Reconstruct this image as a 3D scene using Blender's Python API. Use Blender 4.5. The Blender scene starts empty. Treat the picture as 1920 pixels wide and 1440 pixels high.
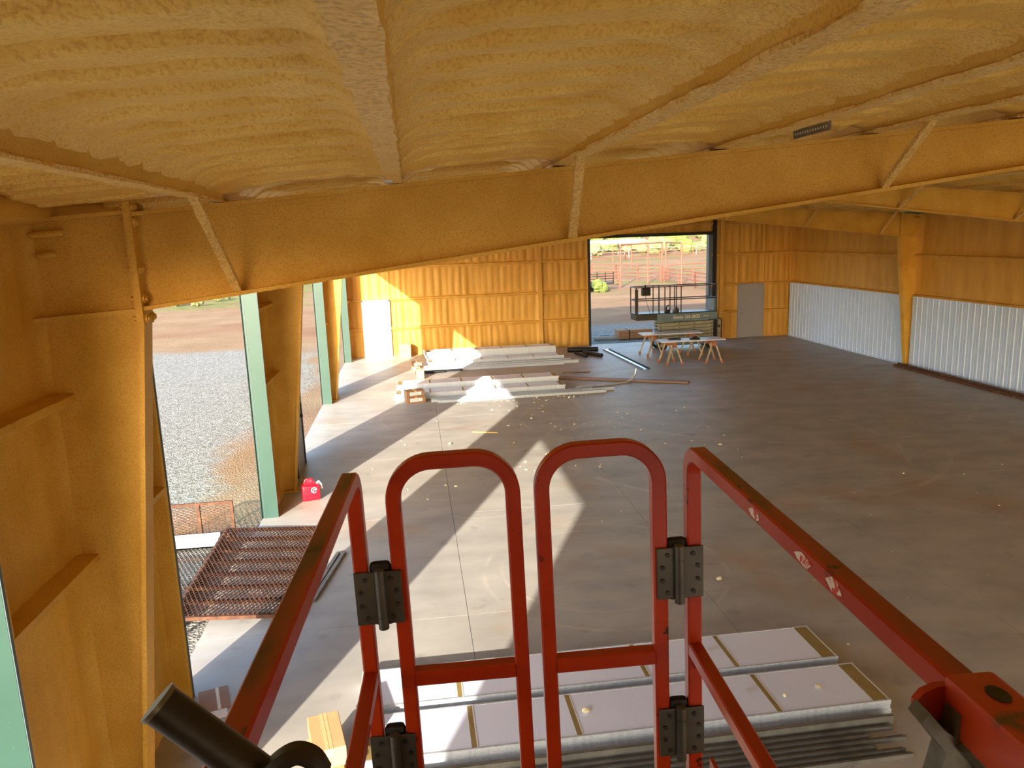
import bpy, bmesh, math, random
import numpy as np
from mathutils import Matrix, Vector

random.seed(7)
rng = np.random.default_rng(7)
scn = bpy.context.scene
COL = scn.collection

# ------------------------------------------------------------------ camera, sky, sun, exposure
W, L, H = 17.522, 29.185, 4.388            # inside width, end wall, camera height (metres)
CX = 2.391
cam_d = bpy.data.cameras.new('camera')
cam = bpy.data.objects.new('camera', cam_d)
COL.objects.link(cam)
cam_d.sensor_width = 36.0
cam_d.sensor_fit = 'HORIZONTAL'
cam_d.lens = 26.64
cam_d.clip_start = 0.02
cam_d.clip_end = 2000
R3 = Matrix(((0.990714, 0.058473, -0.122749), (-0.131615, 0.185904, -0.973713), (-0.034117, 0.980826, 0.191874)))
cam.matrix_world = Matrix.Translation((CX, 0, H)) @ R3.to_4x4()
scn.camera = cam

SUN = Vector((1.0, 2.32, -0.8125)).normalized()
sun_d = bpy.data.lights.new('sun', 'SUN')
sun_d.energy = 10.0
sun_d.angle = math.radians(0.6)
sun_d.color = (1.0, 0.90, 0.74)
sun = bpy.data.objects.new('sun', sun_d)
sun.rotation_euler = SUN.to_track_quat('-Z', 'Y').to_euler()
sun.location = (-20, -40, 25)
COL.objects.link(sun)

world = bpy.data.worlds.new('sky')
scn.world = world
world.use_nodes = True
wn = world.node_tree
wn.nodes.clear()
sky = wn.nodes.new('ShaderNodeTexSky')
sky.sky_type = 'NISHITA'
sky.sun_disc = False
sky.sun_elevation = math.asin(-SUN.z)
sky.sun_rotation = math.atan2(-SUN.x, -SUN.y)
sky.dust_density = 1.6
bgn = wn.nodes.new('ShaderNodeBackground')
bgn.inputs['Strength'].default_value = 0.50
wo = wn.nodes.new('ShaderNodeOutputWorld')
wn.links.new(sky.outputs[0], bgn.inputs['Color'])
wn.links.new(bgn.outputs[0], wo.inputs['Surface'])

vs = scn.view_settings
vs.view_transform = 'Standard'
vs.look = 'None'
vs.exposure = 0.60
vs.gamma = 1.0
vs.use_curve_mapping = False
scn.cycles.max_bounces = 8
scn.cycles.diffuse_bounces = 5
scn.cycles.adaptive_threshold = 0.03
scn.cycles.use_denoising = True
scn.cycles.sample_clamp_indirect = 6.0

# ------------------------------------------------------------------ materials
def srgb(r, g, b):
    f = lambda c: (c / 255 / 12.92) if c / 255 <= 0.04045 else ((c / 255 + 0.055) / 1.055) ** 2.4
    return (f(r), f(g), f(b), 1.0)

def mat(name, col, rough=0.6, metal=0.0, col2=None, vscale=4.0, vdetail=5.0, vlo=0.35, vhi=0.65,
        bumps=(), spots=None, stretch=None, coat=0.0, spec=0.5):
    """col/col2 sRGB 0-255; bumps: list of (scale, strength, distance, kind)"""
    m = bpy.data.materials.new(name)
    m.use_nodes = True
    nt = m.node_tree
    b = nt.nodes['Principled BSDF']
    b.inputs['Roughness'].default_value = rough
    b.inputs['Metallic'].default_value = metal
    b.inputs['Specular IOR Level'].default_value = spec
    if coat:
        b.inputs['Coat Weight'].default_value = coat
        b.inputs['Coat Roughness'].default_value = 0.15
    tc = nt.nodes.new('ShaderNodeTexCoord')
    vec = tc.outputs['Object']
    if stretch:
        mp = nt.nodes.new('ShaderNodeMapping')
        mp.inputs['Scale'].default_value = stretch
        nt.links.new(vec, mp.inputs['Vector'])
        vec = mp.outputs[0]
    out = None
    if col2 is None:
        b.inputs['Base Color'].default_value = srgb(*col)
    else:
        n = nt.nodes.new('ShaderNodeTexNoise')
        n.inputs['Scale'].default_value = vscale
        n.inputs['Detail'].default_value = vdetail
        nt.links.new(vec, n.inputs['Vector'])
        r = nt.nodes.new('ShaderNodeValToRGB')
        r.color_ramp.elements[0].position = vlo
        r.color_ramp.elements[0].color = srgb(*col)
        r.color_ramp.elements[1].position = vhi
        r.color_ramp.elements[1].color = srgb(*col2)
        nt.links.new(n.outputs['Fac'], r.inputs['Fac'])
        out = r.outputs['Color']
    for (sc, lo, hi, c3) in (spots or []):
        n = nt.nodes.new('ShaderNodeTexNoise')
        n.inputs['Scale'].default_value = sc
        n.inputs['Detail'].default_value = 4.0
        nt.links.new(tc.outputs['Object'], n.inputs['Vector'])
        mr = nt.nodes.new('ShaderNodeMapRange')
        mr.inputs['From Min'].default_value = lo
        mr.inputs['From Max'].default_value = hi
        nt.links.new(n.outputs['Fac'], mr.inputs['Value'])
        mx = nt.nodes.new('ShaderNodeMix')
        mx.data_type = 'RGBA'
        nt.links.new(mr.outputs[0], mx.inputs['Factor'])
        if out is None:
            mx.inputs['A'].default_value = srgb(*col)
        else:
            nt.links.new(out, mx.inputs['A'])
        mx.inputs['B'].default_value = srgb(*c3)
        out = mx.outputs['Result']
    if out is not None:
        nt.links.new(out, b.inputs['Base Color'])
    prev = None
    for (sc, st, di, kind) in bumps:
        if kind == 'noise':
            t = nt.nodes.new('ShaderNodeTexNoise')
            t.inputs['Detail'].default_value = 4.0
            o = t.outputs['Fac']
        else:
            t = nt.nodes.new('ShaderNodeTexVoronoi')
            o = t.outputs['Distance']
        t.inputs['Scale'].default_value = sc
        nt.links.new(vec, t.inputs['Vector'])
        bp = nt.nodes.new('ShaderNodeBump')
        bp.inputs['Strength'].default_value = st
        bp.inputs['Distance'].default_value = di
        nt.links.new(o, bp.inputs['Height'])
        if prev:
            nt.links.new(prev, bp.inputs['Normal'])
        prev = bp.outputs[0]
    if prev:
        nt.links.new(prev, b.inputs['Normal'])
    return m

FOAM_A, FOAM_B = (204, 158, 58), (220, 178, 82)
M = {}
M['foam_rough'] = mat('foam_rough', (232, 188, 88), 0.5, col2=(244, 206, 112), vscale=3.0,
                      bumps=[(48, 0.8, 0.02, 'noise'), (9, 0.4, 0.03, 'noise')])
def foam_grain_shade(m, scale, dark, amt):  # foam skin mottling; its dark flecks also paint relief shade the bumps lack
    nt = m.node_tree
    b = nt.nodes['Principled BSDF']
    lk = b.inputs['Base Color'].links[0]
    src = lk.from_socket
    tc = nt.nodes.new('ShaderNodeTexCoord')
    n = nt.nodes.new('ShaderNodeTexNoise')
    n.inputs['Scale'].default_value = scale
    n.inputs['Detail'].default_value = 3.0
    nt.links.new(tc.outputs['Object'], n.inputs['Vector'])
    mr = nt.nodes.new('ShaderNodeMapRange')
    mr.inputs['From Min'].default_value = 0.52
    mr.inputs['From Max'].default_value = 0.36
    mr.inputs['To Max'].default_value = amt
    nt.links.new(n.outputs['Fac'], mr.inputs['Value'])
    mx = nt.nodes.new('ShaderNodeMix')
    mx.data_type = 'RGBA'
    nt.links.new(mr.outputs[0], mx.inputs['Factor'])
    nt.links.new(src, mx.inputs['A'])
    mx.inputs['B'].default_value = srgb(*dark)
    nt.links.new(mx.outputs['Result'], b.inputs['Base Color'])
    b.inputs['Specular IOR Level'].default_value = 0.3
foam_grain_shade(M['foam_rough'], 75, (204, 148, 54), 0.5)
M['foam'] = mat('foam', FOAM_A, 0.52, col2=FOAM_B, vscale=2.0,
                bumps=[(90, 0.3, 0.006, 'noise'), (6, 0.25, 0.02, 'noise')])
M['foam_pebble'] = mat('foam_pebble', (236, 192, 104), 0.45, col2=(246, 208, 126), vscale=8.0,
                       bumps=[(55, 1.0, 0.025, 'noise')])
foam_grain_shade(M['foam'], 90, (186, 130, 42), 0.5)
foam_grain_shade(M['foam_pebble'], 55, (186, 136, 58), 0.55)
M['foam_far'] = mat('foam_far', (194, 144, 54), 0.55, col2=(210, 162, 72), vscale=1.2, stretch=(3, 3, 0.6),
                    bumps=[(30, 0.3, 0.01, 'noise')])
M['green'] = mat('green_paint', (36, 68, 60), 0.42, col2=(39, 72, 64), vscale=2.0, spots=[(40, 0.68, 0.72, (52, 86, 76))])
M['green_dark'] = mat('green_trim_edge', (74, 92, 98), 0.5)
M['black'] = mat('black_trim', (22, 24, 28), 0.45)
M['slate'] = mat('slate_trim', (96, 112, 126), 0.45)
M['concrete'] = mat('concrete', (150, 147, 143), 0.5, col2=(176, 172, 166), vscale=1.1, vdetail=8, vlo=0.3, vhi=0.72,
                    stretch=(1.0, 1.7, 1.0), spots=[(0.5, 0.56, 0.80, (160, 132, 104)), (2.5, 0.62, 0.85, (128, 124, 120))],
                    bumps=[(18, 0.05, 0.004, 'noise')], spec=0.35)
def tyre_arcs(m, arcs):
    nt = m.node_tree
    b = nt.nodes['Principled BSDF']
    tc = nt.nodes.new('ShaderNodeTexCoord')
    ns = nt.nodes.new('ShaderNodeTexNoise')
    ns.inputs['Scale'].default_value = 1.6
    ns.inputs['Detail'].default_value = 6.0
    nt.links.new(tc.outputs['Object'], ns.inputs['Vector'])
    for (cx, cy, r, w) in arcs:
        src = b.inputs['Base Color'].links[0].from_socket
        d = nt.nodes.new('ShaderNodeVectorMath')
        d.operation = 'DISTANCE'
        d.inputs[1].default_value = (cx, cy, 0)
        nt.links.new(tc.outputs['Object'], d.inputs[0])
        a = nt.nodes.new('ShaderNodeMath')
        a.operation = 'COMPARE'
        a.inputs[1].default_value = r
        a.inputs[2].default_value = w
        nt.links.new(d.outputs['Value'], a.inputs[0])
        mr = nt.nodes.new('ShaderNodeMapRange')
        mr.inputs['From Min'].default_value = 0.42
        mr.inputs['From Max'].default_value = 0.68
        mr.inputs['To Max'].default_value = 0.55
        nt.links.new(ns.outputs['Fac'], mr.inputs['Value'])
        mu = nt.nodes.new('ShaderNodeMath')
        mu.operation = 'MULTIPLY'
        nt.links.new(a.outputs[0], mu.inputs[0])
        nt.links.new(mr.outputs[0], mu.inputs[1])
        mx = nt.nodes.new('ShaderNodeMix')
        mx.data_type = 'RGBA'
        nt.links.new(mu.outputs[0], mx.inputs['Factor'])
        nt.links.new(src, mx.inputs['A'])
        mx.inputs['B'].default_value = srgb(192, 184, 174)
        nt.links.new(mx.outputs['Result'], b.inputs['Base Color'])
tyre_arcs(M['concrete'], [(4.6, 9.3, 1.25, 0.025), (4.7, 9.2, 1.6, 0.03), (3.4, 12.4, 1.0, 0.025), (8.6, 14.5, 3.4, 0.05), (9.0, 14.9, 4.0, 0.05), (11.5, 19.0, 5.0, 0.06), (7.0, 17.5, 2.2, 0.04), (2.9, 18.6, 1.5, 0.05)])
M['joint'] = mat('joint_dark', (88, 84, 80), 0.9)
M['white'] = mat('white_paint', (214, 216, 220), 0.35)
M['liner'] = mat('white_liner', (190, 212, 248), 0.4, col2=(200, 220, 252), vscale=1.5)
M['door_grey'] = mat('door_grey', (150, 150, 156), 0.45)
M['skin'] = mat('panel_skin', (216, 222, 244), 0.35, col2=(222, 228, 248), vscale=0.8, spots=[(3.5, 0.66, 0.8, (200, 198, 206))])
M['galv'] = mat('galvanised', (204, 212, 222), 0.35, 0.35, col2=(184, 192, 204), vscale=25.0)
M['galv_dull'] = mat('galvanised_dull', (140, 138, 132), 0.42, 0.45, col2=(116, 115, 110), vscale=6.0)
M['stile'] = mat('stile_tan', (150, 128, 78), 0.5, col2=(134, 114, 66), vscale=6.0)
M['steel_dark'] = mat('dark_steel', (44, 42, 40), 0.45, 0.6, col2=(60, 57, 53), vscale=12.0, bumps=[(60, 0.15, 0.002, 'noise')])
M['hinge'] = mat('hinge_steel', (74, 70, 66), 0.42, 0.55, col2=(88, 84, 78), vscale=8)
M['rubber'] = mat('rubber', (14, 14, 14), 0.7)
M['red'] = mat('red_lift_paint', (156, 42, 8), 0.34, col2=(168, 50, 12), vscale=6.0, coat=0.08,
               spots=[(11, 0.66, 0.70, (112, 30, 14)), (17, 0.70, 0.72, (44, 30, 18)), (55, 0.74, 0.76, (30, 24, 20))],
               bumps=[(30, 0.06, 0.003, 'noise')], spec=0.3)
M['red_worn'] = mat('red_worn_top', (150, 54, 20), 0.42, col2=(96, 56, 22), vscale=9.0, vlo=0.42, vhi=0.62, stretch=(2.0, 0.5, 1.0),
                    spots=[(22, 0.62, 0.68, (52, 36, 16))], bumps=[(40, 0.1, 0.003, 'noise')])
M['scuff'] = mat('scuffed_sticker', (220, 206, 196), 0.5, col2=(190, 60, 40), vscale=60, vlo=0.5, vhi=0.56)
M['orange'] = mat('orange_sleeve', (186, 62, 14), 0.42, col2=(170, 50, 10), vscale=8.0, spots=[(14, 0.66, 0.72, (92, 62, 34))])
M['grey_cast'] = mat('grey_casting', (120, 116, 104), 0.38, 0.6, col2=(90, 86, 72), vscale=20, bumps=[(30, 0.2, 0.004, 'noise')])
M['card'] = mat('cardboard', (196, 150, 106), 0.75, col2=(206, 162, 118), vscale=3)
M['card_dark'] = mat('cardboard_brown', (150, 112, 82), 0.75, col2=(164, 124, 92), vscale=3)
M['tape'] = mat('packing_tape', (214, 178, 130), 0.3)
M['paper'] = mat('paper_label', (240, 240, 238), 0.6)
M['print'] = mat('print_ink', (40, 40, 44), 0.6)
M['can_red'] = mat('red_plastic', (226, 14, 40), 0.35, coat=0.2)
M['can_white'] = mat('white_print', (250, 235, 238), 0.5)
M['rust'] = mat('rusty_steel', (98, 64, 44), 0.75, 0.2, col2=(76, 46, 31), vscale=14, spots=[(5, 0.58, 0.7, (126, 86, 58))])
M['alu'] = mat('white_channel', (186, 194, 200), 0.4, 0.3)
M['blue_metal'] = mat('bright_flashing', (150, 186, 224), 0.22, 0.6)
M['wood'] = mat('wood_plank', (146, 112, 88), 0.6, col2=(130, 98, 76), vscale=5, stretch=(0.4, 8, 8))
M['yellow'] = mat('yellow_strip', (232, 196, 96), 0.5)
M['lift_blue'] = mat('lift_blue_grey', (98, 118, 130), 0.4, col2=(110, 130, 140), vscale=2, spots=[(2.5, 0.55, 0.7, (84, 104, 118))])
M['lift_tan'] = mat('lift_arm_tan', (150, 150, 132), 0.5, col2=(136, 134, 116), vscale=6)
M['lift_dark'] = mat('lift_rail_dark', (62, 62, 58), 0.45, 0.3)
M['decal'] = mat('decal_cream', (238, 226, 206), 0.5)
M['saw_orange'] = mat('orange_plastic', (172, 106, 66), 0.55)
M['saw_leg'] = mat('pale_wood_leg', (186, 170, 146), 0.55, col2=(168, 150, 126), vscale=9)
M['crumb'] = mat('foam_crumb', (244, 236, 206), 0.7, col2=(238, 224, 180), vscale=30)
M['pipe_red'] = mat('red_brown_pipe', (134, 78, 60), 0.6, col2=(120, 66, 50), vscale=1.0)
M['pipe_pale'] = mat('pale_pipe', (140, 132, 122), 0.6)
M['shrub'] = mat('shrub_green', (92, 106, 46), 0.85, col2=(112, 124, 60), vscale=2.0, bumps=[(6, 0.8, 0.2, 'noise')])
M['shrub_b'] = mat('shrub_sage', (112, 120, 76), 0.85, col2=(128, 132, 86), vscale=2.0, bumps=[(6, 0.8, 0.2, 'noise')])
M['bark'] = mat('bark', (96, 78, 60), 0.85)
M['roof_pale'] = mat('pale_metal_roof', (150, 170, 162), 0.5)
M['grass'] = mat('dry_grass', (190, 176, 104), 0.8, col2=(150, 156, 80), vscale=2)
M['outer'] = mat('green_cladding', (96, 160, 136), 0.45)

def ground_material():
    m = bpy.data.materials.new('ground_dirt_gravel')
    m.use_nodes = True
    nt = m.node_tree
    b = nt.nodes['Principled BSDF']
    b.inputs['Roughness'].default_value = 0.95
    b.inputs['Specular IOR Level'].default_value = 0.15
    tc = nt.nodes.new('ShaderNodeTexCoord')
    P = tc.outputs['Object']
    def noise(sc, det=5, rough=0.55):
        n = nt.nodes.new('ShaderNodeTexNoise')
        n.inputs['Scale'].default_value = sc
        n.inputs['Detail'].default_value = det
        n.inputs['Roughness'].default_value = rough
        nt.links.new(P, n.inputs['Vector'])
        return n.outputs['Fac']
    def ramp(v, lo, hi, c0, c1):
        r = nt.nodes.new('ShaderNodeValToRGB')
        r.color_ramp.elements[0].position = lo
        r.color_ramp.elements[1].position = hi
        r.color_ramp.elements[0].color = srgb(*c0)
        r.color_ramp.elements[1].color = srgb(*c1)
        nt.links.new(v, r.inputs['Fac'])
        return r.outputs['Color']
    def math_(op, a, bb):
        n = nt.nodes.new('ShaderNodeMath')
        n.operation = op
        for i, v in enumerate((a, bb)):
            if isinstance(v, (int, float)):
                n.inputs[i].default_value = v
            else:
                nt.links.new(v, n.inputs[i])
        return n.outputs[0]
    def sstep(v, lo, hi):
        n = nt.nodes.new('ShaderNodeMapRange')
        n.interpolation_type = 'SMOOTHSTEP'
        n.inputs['From Min'].default_value = lo
        n.inputs['From Max'].default_value = hi
        nt.links.new(v, n.inputs['Value'])
        return n.outputs[0]
    def mix(f, a, bb):
        n = nt.nodes.new('ShaderNodeMix')
        n.data_type = 'RGBA'
        nt.links.new(f, n.inputs['Factor'])
        for k, v in (('A', a), ('B', bb)):
            nt.links.new(v, n.inputs[k])
        return n.outputs['Result']
    sep = nt.nodes.new('ShaderNodeSeparateXYZ')
    nt.links.new(P, sep.inputs[0])
    X, Y = sep.outputs[0], sep.outputs[1]
    dirt = ramp(noise(0.35, 8, 0.7), 0.35, 0.68, (132, 104, 76), (154, 126, 98))
    red = ramp(noise(0.2, 6), 0.3, 0.7, (126, 92, 68), (148, 116, 88))
    dirt = mix(sstep(noise(0.09, 3), 0.45, 0.6), dirt, red)
    vor = nt.nodes.new('ShaderNodeTexVoronoi')
    vor.inputs['Scale'].default_value = 26.0
    nt.links.new(P, vor.inputs['Vector'])
    sepc = nt.nodes.new('ShaderNodeSeparateColor')
    nt.links.new(vor.outputs['Color'], sepc.inputs[0])
    grav = ramp(sepc.outputs[0], 0.0, 1.0, (94, 90, 84), (164, 160, 152))
    # gravel yard: left of the building out to y ~ 35, an irregular edge and a bare dirt strip along the slab
    n1 = math_('MULTIPLY', math_('SUBTRACT', noise(0.22, 4), 0.5), 9.0)
    yy = math_('ADD', Y, math_('MULTIPLY', X, 0.25))
    far_edge = sstep(math_('ADD', yy, n1), 34.2, 31.6)
    strip = sstep(math_('ADD', math_('ADD', X, math_('MULTIPLY', n1, 0.5)), math_('MULTIPLY', Y, -0.04)), -1.9, -2.9)
    near_strip = sstep(X, -1.5, -0.9)
    near_only = sstep(Y, 12.6, 11.6)
    side = math_('MAXIMUM', strip, math_('MULTIPLY', near_strip, math_('ADD', near_only, 0.25)))
    gm = math_('MULTIPLY', far_edge, side)
    leftside = sstep(X, 1.5, -0.5)
    gm = math_('MULTIPLY', gm, leftside)
    # gravel apron beyond the end door
    ap = math_('MULTIPLY', sstep(math_('ADD', Y, math_('MULTIPLY', n1, 0.3)), 38.0, 35.5), sstep(X, 0.0, 3.0))
    gm = math_('MAXIMUM', gm, ap)
    col = mix(gm, dirt, grav)
    gr = ramp(noise(1.2, 6), 0.35, 0.65, (136, 126, 74), (100, 110, 58))
    gmask = math_('MULTIPLY', sstep(math_('ADD', Y, math_('MULTIPLY', n1, 2.5)), 54.0, 66.0), sstep(noise(0.16, 5), 0.50, 0.60))
    band = math_('MULTIPLY', math_('MULTIPLY', sstep(math_('ADD', Y, n1), 56.0, 60.0), sstep(X, -5.0, -9.0)), sstep(noise(0.5, 5), 0.40, 0.52))
    gmask = math_('MAXIMUM', gmask, band)
    col = mix(gmask, col, gr)
    nt.links.new(col, b.inputs['Base Color'])
    bp = nt.nodes.new('ShaderNodeBump')
    bp.inputs['Strength'].default_value = 0.6
    bp.inputs['Distance'].default_value = 0.03
    nt.links.new(vor.outputs['Distance'], bp.inputs['Height'])
    nt.links.new(bp.outputs[0], b.inputs['Normal'])
    return m
M['ground'] = ground_material()

# ------------------------------------------------------------------ mesh helpers
class MB:
    def __init__(self):
        self.v = []
        self.f = []
    def add(self, verts, faces):
        n = len(self.v)
        self.v += [tuple(p) for p in verts]
        self.f += [tuple(i + n for i in fc) for fc in faces]
        return self
    def box(self, x0, x1, y0, y1, z0, z1, bev=0.0):
        if bev <= 0:
            v = [(x0, y0, z0), (x1, y0, z0), (x1, y1, z0), (x0, y1, z0), (x0, y0, z1), (x1, y0, z1), (x1, y1, z1), (x0, y1, z1)]
            f = [(0, 3, 2, 1), (4, 5, 6, 7), (0, 1, 5, 4), (1, 2, 6, 5), (2, 3, 7, 6), (3, 0, 4, 7)]
            return self.add(v, f)
        bm = bmesh.new()
        bmesh.ops.create_cube(bm, size=1)
        for p in bm.verts:
            p.co = Vector(((x0 + x1) / 2 + p.co.x * (x1 - x0), (y0 + y1) / 2 + p.co.y * (y1 - y0), (z0 + z1) / 2 + p.co.z * (z1 - z0)))
        bmesh.ops.bevel(bm, geom=bm.edges[:], offset=bev, segments=2, profile=0.5, affect='EDGES')
        return self.bm(bm)
    def bm(self, bm):
        bm.verts.index_update()
        self.add([tuple(v.co) for v in bm.verts], [[v.index for v in f.verts] for f in bm.faces])
        bm.free()
        return self
    def prism(self, poly, axis, a0, a1):
        """poly: 2D points in the plane normal to axis; extruded from a0 to a1"""
        n = len(poly)
        def P(p, a):
            return {'x': (a, p[0], p[1]), 'y': (p[0], a, p[1]), 'z': (p[0], p[1], a)}[axis]
        v = [P(p, a0) for p in poly] + [P(p, a1) for p in poly]
        f = [tuple(range(n))[::-1], tuple(range(n, 2 * n))] + [(i, (i + 1) % n, n + (i + 1) % n, n + i) for i in range(n)]
        return self.add(v, f)
    def beam(self, p, q, w, h, up=(0, 0, 1)):
        """rectangular bar from p to q, w across, h along up"""
        p, q = Vector(p), Vector(q)
        t = (q - p).normalized()
        u = Vector(up)
        s = t.cross(u)
        if s.length < 1e-4:
            s = t.cross(Vector((1, 0, 0)))
        s.normalize()
        u = s.cross(t).normalized()
        v = []
        for c in (p, q):
            for a, b in ((-1, -1), (1, -1), (1, 1), (-1, 1)):
                v.append(c + s * (a * w / 2) + u * (b * h / 2))
        return self.add(v, [(0, 1, 2, 3), (7, 6, 5, 4), (0, 4, 5, 1), (1, 5, 6, 2), (2, 6, 7, 3), (3, 7, 4, 0)])
    def tube(self, pts, r, n=8, cap=True):
        pts = [Vector(p) for p in pts]
        rings = []
        prev = None
        for i, p in enumerate(pts):
            a = pts[max(i - 1, 0)]
            b = pts[min(i + 1, len(pts) - 1)]
            t = (b - a).normalized()
            if prev is None:
                u = t.cross(Vector((0.12, 0.31, 0.94)))
                u.normalize()
            else:
                u = (prev - t * prev.dot(t)).normalized()
            prev = u
            w = t.cross(u)
            rr = r[i] if isinstance(r, (list, tuple)) else r
            rings.append([p + (u * math.cos(k * 2 * math.pi / n) + w * math.sin(k * 2 * math.pi / n)) * rr for k in range(n)])
        v = [x for rg in rings for x in rg]
        f = []
        for i in range(len(rings) - 1):
            for k in range(n):
                f.append((i * n + k, i * n + (k + 1) % n, (i + 1) * n + (k + 1) % n, (i + 1) * n + k))
        if cap:
            f.append(tuple(range(n))[::-1])
            f.append(tuple(range((len(rings) - 1) * n, len(rings) * n)))
        return self.add(v, f)
    def sweep(self, pts, side, w, h, bev=0.004):
        """rounded rectangular tube along a path lying in a plane whose normal is `side`; w across side, h in plane"""
        pts = [Vector(p) for p in pts]
        side = Vector(side).normalized()
        prof = []
        for sx, sy in ((1, 1), (-1, 1), (-1, -1), (1, -1)):
            a, b = sx * (w / 2 - bev), sy * (h / 2 - bev)
            pr = [(a + sx * bev, b), (a, b + sy * bev)]
            if sx * sy < 0:
                pr = pr[::-1]
            prof += pr
        n = len(prof)
        v = []
        for i, p in enumerate(pts):
            d0 = (pts[i] - pts[max(i - 1, 0)])
            d1 = (pts[min(i + 1, len(pts) - 1)] - pts[i])
            d0 = d0.normalized() if d0.length > 0 else d1.normalized()
            d1 = d1.normalized() if d1.length > 0 else d0
            t = (d0 + d1).normalized()
            nn = side.cross(t).normalized()
            k = 1 / max(0.5, t.dot(d0))
            for a, b in prof:
                v.append(p + side * a + nn * b * k)
        f = []
        for i in range(len(pts) - 1):
            for k in range(n):
                f.append((i * n + k, i * n + (k + 1) % n, (i + 1) * n + (k + 1) % n, (i + 1) * n + k))
        f.append(tuple(range(n))[::-1])
        f.append(tuple(range((len(pts) - 1) * n, len(pts) * n)))
        return self.add(v, f)
    def cyl(self, p, q, r, n=12):
        return self.tube([p, q], r, n)
    def ball(self, c, r, sx=1, sy=1, sz=1, sub=1):
        bm = bmesh.new()
        bmesh.ops.create_icosphere(bm, subdivisions=sub, radius=r)
        for p in bm.verts:
            p.co = Vector((c[0] + p.co.x * sx, c[1] + p.co.y * sy, c[2] + p.co.z * sz))
        return self.bm(bm)
    def mesh(self, name, m, smooth=False):
        me = bpy.data.meshes.new(name)
        me.from_pydata(self.v, [], self.f)
        me.materials.append(M[m] if isinstance(m, str) else m)
        bm = bmesh.new()
        bm.from_mesh(me)
        bmesh.ops.recalc_face_normals(bm, faces=bm.faces[:])
        bm.to_mesh(me)
        bm.free()
        if smooth:
            me.shade_smooth()
            if smooth != 'all':
                me.set_sharp_from_angle(angle=math.radians(42))
        return me
    def build(self, name, m, parent=None, smooth=False, **kw):
        return link(name, self.mesh(name, m, smooth), parent, **kw)

def smooth_path(pts, n=6):
    P = [Vector(p) for p in pts]
    P = [P[0] * 2 - P[1]] + P + [P[-1] * 2 - P[-2]]
    out = []
    for i in range(1, len(P) - 2):
        for k in range(n):
            t = k / n
            out.append(0.5 * ((2 * P[i]) + (P[i + 1] - P[i - 1]) * t + (2 * P[i - 1] - 5 * P[i] + 4 * P[i + 1] - P[i + 2]) * t * t + (3 * P[i] - P[i - 1] - 3 * P[i + 1] + P[i + 2]) * t ** 3))
    return out + [P[-2]]

def link(name, me, parent=None, loc=None, rot=None, **tags):
    o = bpy.data.objects.new(name, me)
    COL.objects.link(o)
    if parent is not None:
        o.parent = parent
    if loc is not None:
        o.location = loc
    if rot is not None:
        o.rotation_euler = rot
    return tag(o, **tags)

def tag(o, label=None, cat=None, group=None, kind=None):
    if label:
        o['label'] = label
    if cat:
        o['category'] = cat
    if group:
        o['group'] = group
    if kind:
        o['kind'] = kind
    return o

def empty(name, loc=(0, 0, 0), rz=0.0, label=None, cat=None, group=None, kind=None):
    o = bpy.data.objects.new(name, None)
    COL.objects.link(o)
    o.empty_display_size = 0.1
    o.location = loc
    o.rotation_euler = (0, 0, rz)
    return tag(o, label, cat, group, kind)

def dup(root, loc=None, rz=None, label=None, group=None):
    def cp(o, par):
        c = o.copy()
        COL.objects.link(c)
        c.parent = par
        for ch in list(o.children):
            cp(ch, c)
        return c
    r = cp(root, None)
    if loc is not None:
        r.location = loc
    if rz is not None:
        r.rotation_euler = (0, 0, rz)
    if label:
        r['label'] = label
    if group:
        r['group'] = group
    return r

def grid_mesh(name, X, Y, Z, m, smooth=True):
    ny, nx = X.shape
    v = np.stack([X.ravel(), Y.ravel(), Z.ravel()], 1)
    idx = np.arange(nx * ny).reshape(ny, nx)
    f = np.stack([idx[:-1, :-1].ravel(), idx[:-1, 1:].ravel(), idx[1:, 1:].ravel(), idx[1:, :-1].ravel()], 1)
    me = bpy.data.meshes.new(name)
    me.vertices.add(len(v))
    me.vertices.foreach_set('co', v.astype(np.float32).ravel())
    me.loops.add(f.size)
    me.polygons.add(len(f))
    me.loops.foreach_set('vertex_index', f.astype(np.int32).ravel())
    me.polygons.foreach_set('loop_start', np.arange(0, f.size, 4, dtype=np.int32))
    me.update(calc_edges=True)
    me.materials.append(M[m])
    if smooth:
        me.shade_smooth()
    return me

_lat = rng.random((64, 64))
def vnoise(x, y):
    xi, yi = np.floor(x).astype(int), np.floor(y).astype(int)
    fx, fy = x - xi, y - yi
    fx, fy = fx * fx * (3 - 2 * fx), fy * fy * (3 - 2 * fy)
    g = lambda a, b: _lat[a % 64, b % 64]
    return (g(xi, yi) * (1 - fx) + g(xi + 1, yi) * fx) * (1 - fy) + (g(xi, yi + 1) * (1 - fx) + g(xi + 1, yi + 1) * fx) * fy
def sst(v, a, b):
    t = np.clip((v - a) / (b - a), 0, 1)
    return t * t * (3 - 2 * t)

def text_mesh(body, size, depth):
    cu = bpy.data.curves.new('text', 'FONT')
    cu.body = body
    cu.size = size
    cu.extrude = depth
    o = bpy.data.objects.new('text_tmp', cu)
    COL.objects.link(o)
    dg = bpy.context.evaluated_depsgraph_get()
    me = bpy.data.meshes.new_from_object(o.evaluated_get(dg))
    bpy.data.objects.remove(o)
    bpy.data.curves.remove(cu)
    return me

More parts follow.
